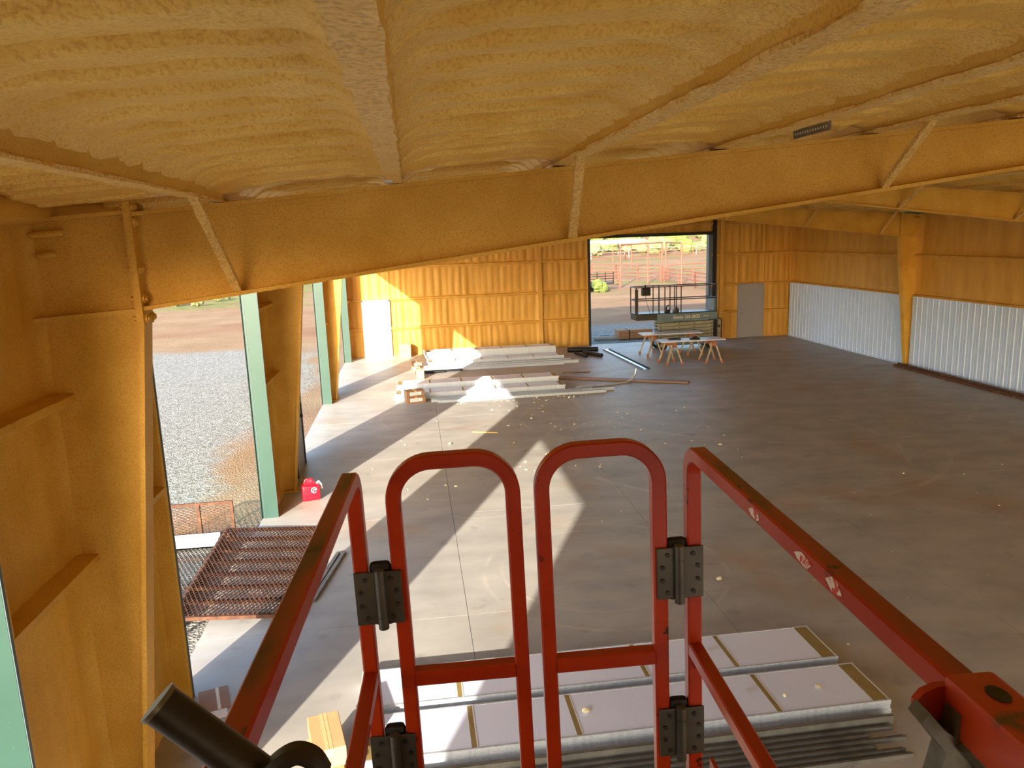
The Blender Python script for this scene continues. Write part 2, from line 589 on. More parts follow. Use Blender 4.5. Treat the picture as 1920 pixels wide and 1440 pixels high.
# ------------------------------------------------------------------ building data
FY = [5.6, 13.55, 21.5]                     # portal frames
GIRT = [1.07, 2.17, 3.37]
HEAD = 4.22                                 # head of the openings in the left wall
XO = -0.25                                  # outside face of the left wall
OPEN = [(-0.50, 4.31), (7.20, 12.17), (15.55, 20.92), (22.62, 28.19)]
SOLID = [(-9.0, -0.50), (4.31, 7.20), (12.17, 15.55), (20.92, 22.62), (28.19, L + 0.25)]
YB = -9.0                                   # back wall
def zr(x):                                  # underside of the purlins / top of the rafters
    return 4.63 + 0.077 * (np.minimum(x, W - x) - 0.46)
PUR = [1.1, 2.31, 3.5, 4.7, 5.9, 7.1, 8.3]
PURLINS = PUR + [W - p for p in PUR[::-1]]

# ------------------------------------------------------------------ ground and floor
def build_ground():
    xs = np.concatenate([np.linspace(-260, -40, 23), np.linspace(-36, 60, 60), np.linspace(64, 320, 27)])
    ys = np.concatenate([np.linspace(-60, 0, 10), np.linspace(2, 90, 60), np.linspace(94, 420, 50)])
    X, Y = np.meshgrid(xs, ys)
    Z = -0.16 + 0.25 * (vnoise(X * 0.05, Y * 0.05) - 0.5) * sst(Y, 45, 80)
    hill = sst(Y - 0.05 * X, 165, 380)
    Z = Z + hill * (26 + 10 * vnoise(X * 0.012 + 3, Y * 0.012))
    me = grid_mesh('ground', X, Y, Z, 'ground')
    link('ground', me, kind='structure', label='tan dirt and pale grey gravel yard around the building', cat='ground')
build_ground()

fl = empty('floor', (0, 0, 0), kind='structure', label='grey concrete slab floor with saw cut joints', cat='floor')
MB().box(XO, W + 0.25, YB, L + 0.25, -0.4, -0.012).build('slab_base', 'joint', fl)
xj = [XO + 0.0] + [2.82 + 2.93 * k for k in range(5)] + [W + 0.24]
yj = [YB] + [1.5 + 3.4 * k for k in range(-3, 9)] + [L + 0.24]
yj = sorted(set([round(y, 3) for y in yj if YB <= y <= L + 0.24]))
for i in range(len(xj) - 1):
    for j in range(len(yj) - 1):
        g = 0.003
        MB().box(xj[i] + g, xj[i + 1] - g, yj[j] + g, yj[j + 1] - g, -0.014, 0.0).build('slab_panel', 'concrete', fl)

# ------------------------------------------------------------------ ceiling foam
def build_ceiling():
    xs = np.unique(np.round(np.concatenate([np.arange(-0.25, 9.0, 0.045), np.arange(9.0, W + 0.26, 0.07), [W + 0.25]]), 4))
    ys = np.unique(np.round(np.concatenate([np.arange(YB, 0.7, 0.3), np.arange(0.7, 7.6, 0.012), np.arange(7.0, L + 0.1, 0.06), [L + 0.2]]), 4))
    X, Y = np.meshgrid(xs, ys)
    base = zr(X) + 0.165
    # spray passes: overlapping ridges running up the slope
    ph = (Y + 0.05 * (vnoise(X * 0.9, Y * 0.7) - 0.5) + 0.10 * (vnoise(X * 0.35 + 9, Y * 0.4) - 0.5)) / 0.30 + 0.25 * vnoise(Y * 1.7 + 5, X * 0.2)
    k = np.floor(ph)
    r = ph - k
    amp = 0.026 + 0.034 * np.take(_lat[5], (k.astype(int) * 7) % 64)
    ridge = amp * np.power(1 - r, 1.2) * sst(r, 0.09, 0.19) - 0.9 * amp * np.clip(1 - np.abs(r - 0.06) / 0.075, 0, 1)
    d = np.full_like(X, 9.0)
    for p in PURLINS:
        d = np.minimum(d, np.abs(X - p))
    near_r = np.ones_like(X)
    lip = np.zeros_like(X)
    for fy in FY:
        near_r = np.minimum(near_r, 1 - 0.75 * np.exp(-((Y - fy + 0.35) / 0.5) ** 2))
        lip += 0.075 * np.exp(-((Y - fy + 0.15) / 0.42) ** 2) * (1 - sst(Y, fy + 0.05, fy + 0.12))
    fade = 0.25 + 0.75 * sst(d, 0.10, 0.34)
    wob = 0.05 * (vnoise(Y * 1.3, X * 0.8 + 20) - 0.5)
    fil = 0.06 * np.power(np.clip(1 - (d - 0.05) / (0.13 + 0.5 * wob), 0, 1), 2.0) + 0.055 * np.power(np.clip(1 - d / (0.42 + wob), 0, 1), 2.0)
    blob = 0.022 * (vnoise(X * 7, Y * 7) - 0.5) * np.exp(-((d - 0.28) / 0.12) ** 2) * 1.6
    Z = base - ridge * fade * near_r - fil - blob - lip * sst(d, 0.0, 0.15)
    Z -= 0.010 * (vnoise(X * 3.1, Y * 3.1) - 0.5) + 0.006 * (vnoise(X * 11, Y * 11) - 0.5)
    ce = empty('ceiling', kind='structure', label='sloped roof underside coated in tan spray foam', cat='ceiling')
    link('foam_coat', grid_mesh('ceiling_foam', X, Y, Z, 'foam_rough'), ce)
    # roof sheets above
    for s, (xa, xb) in enumerate(((-0.35, W / 2), (W / 2, W + 0.35))):
        n = 6
        for i in range(n):
            ya, yb = YB + (L + 0.4 - YB) * i / n, YB + (L + 0.4 - YB) * (i + 1) / n
            za, zb = float(zr(xa)) + 0.26, float(zr(xb)) + 0.26
            MB().prism([(xa, za), (xb, zb), (xb, zb + 0.05), (xa, za + 0.05)], 'y', ya, yb).build('roof_sheet', 'galv_dull', ce)
build_ceiling()

def purlin(i, x, label):
    """Z purlin under a foam coat: web, lower flange with a rounded lip"""
    zb = float(zr(x))
    prof_w = [(x - 0.040, zb + 0.012), (x - 0.062, zb + 0.08), (x - 0.10, zb + 0.2), (x + 0.10, zb + 0.2), (x + 0.062, zb + 0.08), (x + 0.038, zb + 0.012)]
    t = empty('roof_purlin', (0, 0, 0), label=label, cat='purlin', group='roof purlins across the frames')
    near = x < 9
    ya = YB if not near else -2.0
    ys = np.arange(ya, L + 0.1, 0.05 if near else 0.5)
    ys = np.append(ys[ys < L + 0.1], L + 0.12)
    if near:
        ys = np.concatenate([np.arange(-2, 7, 0.03), np.arange(7, L + 0.1, 0.2), [L + 0.12]])
    def strip(pr, rough, mname, part):
        n = len(pr)
        V = np.zeros((len(ys), n, 3))
        for j, (px, pz) in enumerate(pr):
            V[:, j, 0] = px + rough * (vnoise(ys * 9 + j * 7.3 + x, ys * 0 + j * 3.1) - 0.5)
            V[:, j, 1] = ys
            V[:, j, 2] = pz + 0.6 * rough * (vnoise(ys * 8 + j * 5.3 + x * 3, ys * 0 + j * 1.7) - 0.5)
        v = V.reshape(-1, 3)
        f = []
        for a in range(len(ys) - 1):
            for j in range(n):
                f.append((a * n + j, a * n + (j + 1) % n, (a + 1) * n + (j + 1) % n, (a + 1) * n + j))
        f.append(tuple(range(n)))
        f.append(tuple(range((len(ys) - 1) * n, len(ys) * n))[::-1])
        mb = MB()
        mb.v = [tuple(p) for p in v]
        mb.f = f
        return mb.build(part, mname, t, smooth=True)
    strip(prof_w, 0.012, 'foam', 'web')
    strip([(x - 0.052, zb + 0.004), (x - 0.055, zb + 0.020), (x - 0.035, zb + 0.030), (x + 0.035, zb + 0.030), (x + 0.052, zb + 0.018), (x + 0.050, zb + 0.003)],
          0.018, 'foam_pebble', 'lower_flange')
    return t
PL = {}
ordn = ['first', 'second', 'third', 'fourth', 'fifth', 'sixth', 'seventh']
for i, x in enumerate(PURLINS):
    side = 'open doorways' if i < 7 else 'white liner wall'
    o = i if i < 7 else 13 - i
    PL[i] = purlin(i, x, 'tan foam coated roof purlin, %s one in from the wall with the %s' % (ordn[o], side))
# bare galvanised pieces the spray missed
x = 5.3
st = MB()
st.box(5.235, 5.245, 5.00, 5.50, 5.015, 5.075)
o = st.build('bare_strip', 'galv_dull', None)
o.parent = PL[4]
o['label'] = 'bare perforated grey strip'
o.location = (0.0, 0, 0)
for k in range(13):
    MB().box(5.232, 5.236, 5.04 + k * 0.035, 5.05 + k * 0.035, 5.038, 5.050).build('perforation', 'paper', o)
o = MB().box(2.245, 2.300, 5.26, 5.36, float(zr(2.3)) - 0.008, float(zr(2.3)) + 0.012).build('bare_clip', 'galv', PL[1])
o['label'] = 'small bare metal clip'

# ------------------------------------------------------------------ portal frames
def portal_frame(yf, label):
    t = empty('portal_frame', (0, yf, 0), label=label, cat='steel frame', group='portal frames across the hall')
    zb = lambda x: 3.93 + 0.12 * min(x, W - x)
    zt = lambda x: float(zr(x)) - 0.004
    fw = 0.085
    mid = W / 2
    for s in (0, 1):
        X = (lambda x: x) if s == 0 else (lambda x: W - x)
        def quad(mb, pts, a, b):
            mb.prism([(X(p[0]), p[1]) for p in pts], 'y', a, b)
        # column: web, inner and outer flange, base plate, knee stiffener
        xi = lambda z: 0.085 + 0.114 * z
        c = MB()
        quad(c, [(-0.2, 0.02), (xi(0.02), 0.02), (xi(3.98), 3.98), (0.50, 4.62), (-0.2, 4.58)], -0.014, 0.014)
        c.build('column_web', 'foam', t, smooth=True)
        c = MB()
        quad(c, [(xi(0.015) - 0.022, 0.015), (xi(0.015) + 0.012, 0.015), (xi(3.96) + 0.012, 3.96), (xi(3.96) - 0.022, 3.96)], -fw, fw)
        c.build('column_inner_flange', 'foam', t)
        c = MB()
        quad(c, [(-0.215, 0.015), (-0.18, 0.015), (-0.18, 4.58), (-0.215, 4.58)], -fw, fw)
        c.build('column_outer_flange', 'foam', t)
        c = MB()
        quad(c, [(-0.22, 0.0), (0.14, 0.0), (0.14, 0.018), (-0.22, 0.018)], -0.13, 0.13)
        c.build('base_plate', 'foam', t)
        c = MB()
        quad(c, [(-0.18, 3.915), (0.515, 3.955), (0.515, 3.985), (-0.18, 3.945)], -0.09, 0.09)
        c.build('knee_stiffener', 'foam', t)
        c = MB()
        quad(c, [(-0.22, 4.575), (0.50, 4.62), (0.50, 4.645), (-0.22, 4.60)], -fw, fw)
        c.build('knee_cap', 'foam', t)
        for (xa, xb, zz) in ((-0.14, 0.08, 4.50), (-0.11, 0.01, 4.36)):
            b = MB()
            b.tube([(X(xa), -0.03, zz), (X((xa + xb) / 2), -0.045, zz + 0.006), (X(xb), -0.03, zz + 0.012)], [0.02, 0.026, 0.022], 10)
            b.build('pipe_stub', 'foam', t, smooth=True)
        # end plates and bolts
        c = MB()
        quad(c, [(0.497, 3.87), (0.545, 3.87), (0.545, 4.70), (0.497, 4.70)], -0.105, 0.105)
        c.build('end_plate', 'foam', t)
        for zz in (4.665, 4.565, 4.25, 4.05, 3.915):
            for yy in (-0.06, 0.06):
                b = MB()
                b.cyl((X(0.47), yy, zz), (X(0.575), yy, zz), 0.020, 8)
                b.cyl((X(0.545), yy, zz), (X(0.562), yy, zz), 0.032, 8)
                b.build('bolt', 'foam', t, smooth=True)
        # rafter: web and flanges
        c = MB()
        quad(c, [(0.54, zb(0.54)), (mid, zb(mid)), (mid, zt(mid)), (0.54, zt(0.54))], -0.014, 0.014)
        c.build('rafter_web', 'foam', t)
        c = MB()
        quad(c, [(0.54, zb(0.54) - 0.028), (mid, zb(mid) - 0.028), (mid, zb(mid)), (0.54, zb(0.54))], -fw, fw)
        c.build('rafter_lower_flange', 'foam', t)
        c = MB()
        quad(c, [(0.54, zt(0.54) - 0.026), (mid, zt(mid) - 0.026), (mid, zt(mid)), (0.54, zt(0.54))], -fw, fw)
        c.build('rafter_upper_flange', 'foam', t)
        # web stiffener ribs and flange braces out to the purlins
        for xs_ in (4.4,):
            c = MB()
            quad(c, [(xs_, zb(xs_)), (xs_ + 0.03, zb(xs_)), (xs_ + 0.03, zt(xs_) - 0.02), (xs_, zt(xs_) - 0.02)], 0.012, 0.09)
            c.build('web_rib', 'foam', t)
        for xs_ in (1.13, 3.52, 5.95, 8.3):
            p = Vector((X(xs_ + 0.05), -0.07, zb(xs_) + 0.02))
            q = Vector((X(xs_ - 0.02), -0.70, zt(xs_) + 0.03))
            c = MB()
            n = 16
            V = []
            for a in range(n + 1):
                f_ = a / n
                c0 = p.lerp(q, f_)
                wv = 0.030 + 0.008 * (random.random() - 0.5)
                V.append((c0, wv))
            tdir = (q - p).normalized()
            sd = Vector((1, 0, 0))
            up = tdir.cross(sd).normalized()
            vv, ff = [], []
            for (c0, wv) in V:
                for a, b in ((-1, -0.6), (1, -0.6), (1.0, 0.6), (-1, 0.6)):
                    vv.append(c0 + sd * a * wv + up * b * 0.03)
            for a in range(n):
                for kk in range(4):
                    ff.append((a * 4 + kk, a * 4 + (kk + 1) % 4, (a + 1) * 4 + (kk + 1) % 4, (a + 1) * 4 + kk))
            ff += [(3, 2, 1, 0), tuple(n * 4 + kk for kk in range(4))]
            c.add(vv, ff)
            c.build('flange_brace', 'foam_pebble', t)
    return t
portal_frame(FY[0], 'foam coated steel portal frame nearest to the red lift gate')
portal_frame(FY[1], 'foam coated steel portal frame whose column stands by the red fuel can')
portal_frame(FY[2], 'foam coated steel portal frame nearest to the end wall with the big door')

# ------------------------------------------------------------------ left wall
wl = empty('wall_left', kind='structure', label='foam coated side wall broken by tall open doorways', cat='wall')
def foam_panel_x(xp, y0, y1, z0, z1, sgn, mname='foam', groove=0.16, amp=0.016, res=0.05):
    """sprayed panel in a plane of constant x, bulging away from the cladding; grooves run up"""
    ny, nz = max(4, int((y1 - y0) / res)), max(4, int((z1 - z0) / res))
    A, B = np.meshgrid(np.linspace(y0, y1, ny), np.linspace(z0, z1, nz))
    e = np.minimum(np.minimum(A - y0, y1 - A), np.minimum(B - z0, z1 - B))
    g = amp * np.abs(np.sin(math.pi * (A + 0.05 * vnoise(A * 3, B * 0.7)) / groove)) ** 0.7 * (0.5 + vnoise(A * 4.1, B * 0.9))
    f = 0.07 * np.clip(1 - e / 0.10, 0, 1) ** 2
    Xs = xp + sgn * (g + f + 0.02 * vnoise(A * 2.3, B * 2.3))
    return grid_mesh('foam_panel', Xs, A, B, mname)
def foam_panel_y(yp, x0, x1, z0, z1, mname='foam_far', groove=0.26, amp=0.042, res=0.045):
    nx, nz = max(4, int((x1 - x0) / res)), max(4, int((z1 - z0) / 0.08))
    A, B = np.meshgrid(np.linspace(x0, x1, nx), np.linspace(z0, z1, nz))
    e = np.minimum(np.minimum(A - x0, x1 - A), np.minimum(B - z0, z1 - B))
    ph = (A + 0.10 * vnoise(A * 1.3 + z0 * 5, B * 0.8)) / groove + vnoise(A * 0.9 + z0 * 3, B * 0)
    k = np.floor(ph)
    r = ph - k
    a_ = amp * (0.3 + np.take(_lat[9], (k.astype(int) * 11 + int(z0 * 10)) % 64))
    g = a_ * np.sin(math.pi * r) ** 0.6
    fine = 0.008 * vnoise(A * 14, B * 1.1)
    f = 0.06 * np.clip(1 - e / 0.11, 0, 1) ** 2
    Ys = yp - (g * np.clip(e / 0.12, 0, 1) + f + fine)
    return grid_mesh('foam_panel', A, Ys, B, mname)

for (y0, y1) in SOLID:
    MB().box(XO, XO + 0.012, y0, y1, -0.05, 4.85).build('cladding', 'outer', wl)
    zs = [0.0] + GIRT[1:] + [4.76]
    cuts = [y0 + 0.012] + [fy for fy in FY if y0 < fy < y1] + [y1 - 0.012]
    for a, b in ((y0 + 0.012, y0 + 0.07), (y1 - 0.07, y1 - 0.012)):
        MB().box(-0.2, -0.004, a, b, 0.0, 4.6, 0.012).build('jamb_stud', 'foam', wl)
    for a, b in zip(cuts[:-1], cuts[1:]):
        for za, zb_ in zip(zs[:-1], zs[1:]):
            link('foam_panel', foam_panel_x(-0.20, a, b, za, zb_, +1), wl)
        for zg in GIRT[1:]:
            ysg = np.linspace(a, b, 24)
            mb = MB()
            vv, ff = [], []
            for yy in ysg:
                j = 0.012 * (random.random() - 0.5)
                for (px, pz) in ((-0.22, zg - 0.035), (-0.03 + j, zg - 0.038 + j), (0.0 + j, zg - 0.015), (-0.004 + j, zg + 0.030 + j), (-0.05, zg + 0.038), (-0.22, zg + 0.05)):
                    vv.append((px, yy, pz))
            for q in range(len(ysg) - 1):
                for k in range(6):
                    ff.append((q * 6 + k, q * 6 + (k + 1) % 6, (q + 1) * 6 + (k + 1) % 6, (q + 1) * 6 + k))
            ff += [(5, 4, 3, 2, 1, 0), tuple((len(ysg) - 1) * 6 + k for k in range(6))]
            mb.add(vv, ff)
            mb.build('girt', 'foam', wl, smooth=True)
for i, (y0, y1) in enumerate(OPEN):
    MB().box(XO, XO + 0.012, y0, y1, HEAD, 4.85).build('cladding', 'outer', wl)
    MB().box(XO + 0.012, -0.03, y0, y1, HEAD, HEAD + 0.07).build('header_channel', 'foam', wl)
    link('foam_panel', foam_panel_x(-0.20, y0, y1, HEAD + 0.06, 4.76, +1), wl)
    for k, (yy, s) in enumerate(((y0, -1), (y1, 1))):
        if yy < 0:
            n_ = 9
        t = empty('trim_%d' % (2 * i + k + 1), kind='structure', cat='door trim',
                  label=('green metal jamb trim at the doorway end %s' % ['behind the red lift', 'by the near frame column', 'beyond the near frame column', 'by the red fuel can', 'past the fuel can frame', 'by the frame nearest the end wall', 'past the last frame', 'next to the end wall'][2 * i + k]))
        a, b = sorted((yy, yy + s * 0.008))
        MB().box(XO - 0.01, -0.002, a, b, -0.02, HEAD + 0.02).build('jamb_face', 'green', t)
        a, b = sorted((yy + s * 0.002, yy + s * 0.03))
        MB().box(-0.008, 0.004, a, b, 0.0, HEAD + 0.02).build('jamb_return', 'green_dark', t)
        a, b = sorted((yy, yy + s * 0.09))
        MB().box(XO - 0.014, XO - 0.002, a, b, -0.02, HEAD + 0.02).build('jamb_flashing', 'green', t)
        a, b = sorted((yy - s * 0.004, yy + s * 0.002))
        MB().box(XO + 0.035, XO + 0.041, a, b, 0.0, HEAD).build('seam', 'green_dark', t)
ysg = np.arange(YB, L, 0.08)
mb = MB()
vv, ff = [], []
for yy in ysg:
    j = 0.02 * (random.random() - 0.5)
    for (px, pz) in ((-0.2, 4.56), (-0.02, 4.585 + j), (0.03 + j, 4.60), (0.03 + j, 4.66), (-0.02, 4.74), (-0.2, 4.80)):
        vv.append((px, yy, pz))
for q in range(len(ysg) - 1):
    for k in range(6):
        ff.append((q * 6 + k, q * 6 + (k + 1) % 6, (q + 1) * 6 + (k + 1) % 6, (q + 1) * 6 + k))
mb.add(vv, ff)
mb.build('eave_strut', 'foam', wl, smooth=True)
# grey walk door between the fuel-can frame and the next doorway
d3 = empty('door_3', kind='structure', label='grey walk door in the side wall past the fuel can frame', cat='door')
MB().box(-0.015, 0.03, 14.28, 15.22, 0.0, 2.15).build('leaf', 'door_grey', d3)
MB().box(-0.02, 0.05, 15.22, 15.29, 0.0, 2.2).build('frame', 'black', d3)
MB().box(-0.02, 0.05, 14.21, 14.28, 0.0, 2.2).build('frame', 'black', d3)
MB().box(-0.02, 0.05, 14.21, 15.29, 2.15, 2.2).build('frame', 'black', d3)
MB().box(0.03, 0.085, 15.06, 15.12, 1.0, 1.06).build('handle', 'black', d3)
MB().box(0.03, 0.065, 15.05, 15.13, 1.30, 1.36).build('deadbolt', 'black', d3)

# ------------------------------------------------------------------ end wall
we = empty('wall_far', kind='structure', label='foam coated end wall with big doorway and two walk doors', cat='wall')
BX0, BX1, BH = 9.30, 14.12, 4.17
def top_at(x):
    return float(zr(x)) + 0.2
MB().prism([(XO, -0.1), (BX0, -0.1), (BX0, top_at(W / 2) + 0.1), (W / 2, top_at(W / 2) + 0.1), (XO, 4.75)], 'y', L + 0.22, L + 0.25).build('cladding', 'outer', we)
MB().box(BX1, W + 0.25, L + 0.22, L + 0.25, -0.1, 5.05).build('cladding', 'outer', we)
MB().box(BX0, BX1, L + 0.22, L + 0.25, BH, 5.45).build('cladding', 'outer', we)
D1 = (0.44, 1.50)
D2 = (15.36, 16.46)
def bay(x0, x1, zs):
    for a, b in zip(zs[:-1], zs[1:]):
        link('foam_panel', foam_panel_y(L + 0.11, x0, x1, a, b), we)
    return
rows = [0.0] + GIRT + [4.62, 5.35]
bay(XO, D1[0], rows)
bay(D1[0], D1[1], [2.2, 3.37, 4.62, 5.35])
bay(D1[1], 7.22, rows)
bay(7.36, BX0 - 0.06, rows)
bay(BX0 - 0.06, BX1 + 0.08, [BH + 0.1, 4.62, 5.45])
bay(BX1 + 0.08, 14.58, rows)
bay(14.72, D2[0], rows)
bay(D2[0], D2[1], [2.2, 3.37, 4.62, 5.35])
bay(D2[1], W + 0.2, rows)
for zg in GIRT + [4.60]:
    segs = [(XO, D1[0] if zg < 2 else 7.22), (D1[1] if zg < 2 else 7.22, 7.22), (7.36, BX0 - 0.08), (BX1 + 0.12, 14.58), (14.72, D2[0] if zg < 2 else W), (D2[1] if zg < 2 else W, W)]
    if zg > BH:
        segs.append((BX0 - 0.08, BX1 + 0.12))
    for a, b in segs:
        if b - a > 0.1:
            MB().prism([(L + 0.12, zg - 0.05), (L + 0.02, zg - 0.04), (L - 0.004, zg - 0.01), (L, zg + 0.03), (L + 0.03, zg + 0.045), (L + 0.12, zg + 0.06)], 'x', a, b).build('girt', 'foam_far', we)
for xp in (7.29, 14.65):
    MB().box(xp - 0.085, xp + 0.085, L - 0.05, L - 0.02, 0.0, top_at(xp) - 0.1, 0.006).build('post', 'foam_far', we)
    MB().box(xp - 0.015, xp + 0.015, L - 0.03, L + 0.2, 0.0, top_at(xp) - 0.1).build('post', 'foam_far', we)
MB().box(W - 0.02, W + 0.05, L - 0.04, L + 0.1, 2.2, 4.9).build('corner_angle', 'foam_far', we)
# big doorway trim
t = empty('trim_9', kind='structure', label='black and slate trim around the big end doorway', cat='door trim')
MB().box(BX0 - 0.09, BX0, L - 0.02, L + 0.26, 0.0, BH + 0.12).build('jamb', 'black', t)
MB().box(BX1, BX1 + 0.20, L + 0.02, L + 0.26, 0.0, BH + 0.01).build('jamb', 'slate', t)
MB().box(BX1 + 0.16, BX1 + 0.30, L - 0.04, L + 0.08, 0.0, BH + 0.55).build('track_post', 'black', t)
MB().box(BX0 - 0.09, BX1 + 0.2, L - 0.02, L + 0.26, BH, BH + 0.12).build('header', 'black', t)
def walk_door(n, xs, leafm, label, hx):
    d = empty('door_%d' % n, kind='structure', label=label, cat='door')
    x0, x1 = xs
    y = L - 0.02
    MB().box(x0, x0 + 0.05, y, L + 0.2, 0, 2.18).build('frame', 'door_grey' if n == 1 else leafm, d)
    MB().box(x1 - 0.05, x1, y, L + 0.2, 0, 2.18).build('frame', 'door_grey' if n == 1 else leafm, d)
    MB().box(x0, x1, y, L + 0.2, 2.13, 2.18).build('frame', 'door_grey' if n == 1 else leafm, d)
    MB().box(x0 + 0.055, x1 - 0.055, y + 0.015, y + 0.06, 0.012, 2.125).build('leaf', leafm, d)
    h = MB().box(hx - 0.03, hx + 0.03, y - 0.005, y + 0.015, 0.97, 1.03).build('handle', 'galv_dull', d)
    MB().box(hx - 0.10, hx + 0.02, y - 0.055, y - 0.035, 0.985, 1.01).build('lever', 'galv_dull', h)
    MB().cyl((hx, y + 0.02, 1.17), (hx, y - 0.01, 1.17), 0.03, 12).build('deadbolt', 'galv_dull', d)
walk_door(1, D1, 'white', 'white walk door in the end wall, lit by the sun', D1[1] - 0.16)
walk_door(2, D2, 'door_grey', 'grey walk door in the end wall beside the liner panels', D2[0] + 0.16)

# ------------------------------------------------------------------ right wall
wr = empty('wall_right', kind='structure', label='foam coated wall above a white ribbed liner', cat='wall')
MB().box(W + 0.24, W + 0.25, YB, L + 0.25, -0.1, 4.75).build('cladding', 'outer', wr)
edges = [5.6, 13.55, 21.5, L]
yb0 = YB
for ya, yb in zip([YB] + edges[:-1], edges):
    for za, zb_ in zip([2.17, 3.37], [3.37, 4.62]):
        link('foam_panel', foam_panel_x(W + 0.16, ya, yb, za, zb_, -1, 'foam_far', 0.3, 0.012, 0.10), wr)
    MB().prism([(W + 0.18, 3.33), (W + 0.01, 3.34), (W, 3.37), (W + 0.01, 3.41), (W + 0.18, 3.43)], 'y', ya + 0.02, yb - 0.02).build('girt', 'foam_far', wr)
    MB().prism([(W + 0.18, 2.14), (W + 0.015, 2.15), (W + 0.01, 2.17), (W + 0.03, 2.21), (W + 0.18, 2.24)], 'y', ya + 0.02, yb - 0.02).build('girt', 'foam_far', wr)
    a0, b0 = ya + 0.16, yb - 0.08
    n = max(1, round((b0 - a0) / 0.914))
    wsh = (b0 - a0) / n
    # one ribbed sheet, shared by all
    prof = []
    nr = 4
    for k in range(nr):
        u0 = k * wsh / nr
        p = wsh / nr
        prof += [(u0, 0.0), (u0 + 0.012, -0.018), (u0 + 0.045, -0.018), (u0 + 0.057, 0.0), (u0 + p * 0.55, 0.0), (u0 + p * 0.57, -0.004), (u0 + p * 0.66, -0.004), (u0 + p * 0.68, 0.0)]
    prof.append((wsh, 0.0))
    mb = MB()
    vv = [(W + px, u, z) for z in (0.03, 2.16) for (u, px) in prof]
    m_ = len(prof)
    mb.add(vv, [(k, k + 1, m_ + k + 1, m_ + k) for k in range(m_ - 1)])
    me = mb.mesh('liner_sheet', 'liner')
    for k in range(n):
        link('liner_sheet', me, wr, loc=(-0.002 * (k % 2), a0 + k * wsh, 0))
    MB().box(W - 0.025, W + 0.005, a0, b0, 0.0, 0.035).build('base_trim', 'liner', wr)
# unseen back wall; its wide doorway is added to let in bounce light
wb = empty('wall_back', kind='structure', label='foam coated wall behind the lift with a wide doorway added for light', cat='wall')
MB().box(XO, 3.0, YB - 0.25, YB, -0.1, 5.0).build('panel', 'foam', wb)
MB().box(3.0, 14.5, YB - 0.25, YB, 4.25, 5.55).build('panel', 'foam', wb)
MB().box(14.5, W + 0.25, YB - 0.25, YB, -0.1, 5.0).build('panel', 'foam', wb)

#@@OBJECTS

# ------------------------------------------------------------------ the red lift the picture is taken from
LR = Matrix(((0.99819, 0.05684, -0.01986), (-0.05688, 0.99838, -0.00118), (0.01976, 0.0023, 0.9998)))
lift = empty('platform_lift', (0, 0, 0), label='red scissor lift platform with twin arched gates and grey hinges', cat='lift')
lift.matrix_world = Matrix.Translation((2.4782, 0.0052, 0.0009)) @ LR.to_4x4()
LW = 0.036
GX = [-0.2947, -0.2038, 0.0814, 0.1511, 0.4368, 0.5224]
GD = 1.7195
GC = GD + LW / 2
def two_tone(o, m2, thr=0.7):
    me = o.data
    me.materials.append(M[m2])
    for p in me.polygons:
        if p.normal.z > thr:
            p.material_index = 1
    return o
def arc(c, r, a0, a1, n=8):
    return [(c[0] + r * math.cos(a0 + (a1 - a0) * k / n), c[1] + r * math.sin(a0 + (a1 - a0) * k / n)) for k in range(n + 1)]
for sgn, gx, nm in ((-1, GX[0], 'left'), (1, GX[5], 'right')):
    xc = gx + LW / 2
    zt = H - 0.518 - LW / 2
    R = 0.062
    pts = [(xc, -0.75, zt), (xc, 0.4, zt), (xc, 1.0, zt)] + [(xc, y, z) for y, z in arc((GC - R, zt - R), R, math.pi / 2, 0)] + [(xc, GC, H - 1.56)]
    o = MB().sweep(pts, (1, 0, 0), LW, LW, 0.004).build('guard_rail', 'red', lift, smooth=True)
    two_tone(o, 'red_worn', 0.8)
    zm = H - 1.042 - LW / 2
    o = MB().sweep([(xc, -0.75, zm), (xc, GD + 0.002, zm)], (1, 0, 0), LW * 0.95, LW, 0.004).build('mid_rail', 'red', lift, smooth=True)
    MB().prism([(GD + 0.001, zm - 0.018), (GD - 0.05, zm - 0.018), (GD + 0.001, zm - 0.055)], 'x', xc - 0.004, xc + 0.004).build('gusset', 'red', lift)
    MB().sweep([(xc, -0.75, H - 1.57), (xc, -0.75, zt + LW / 2)], (1, 0, 0), LW, LW, 0.004).build('corner_post', 'red', lift, smooth=True)
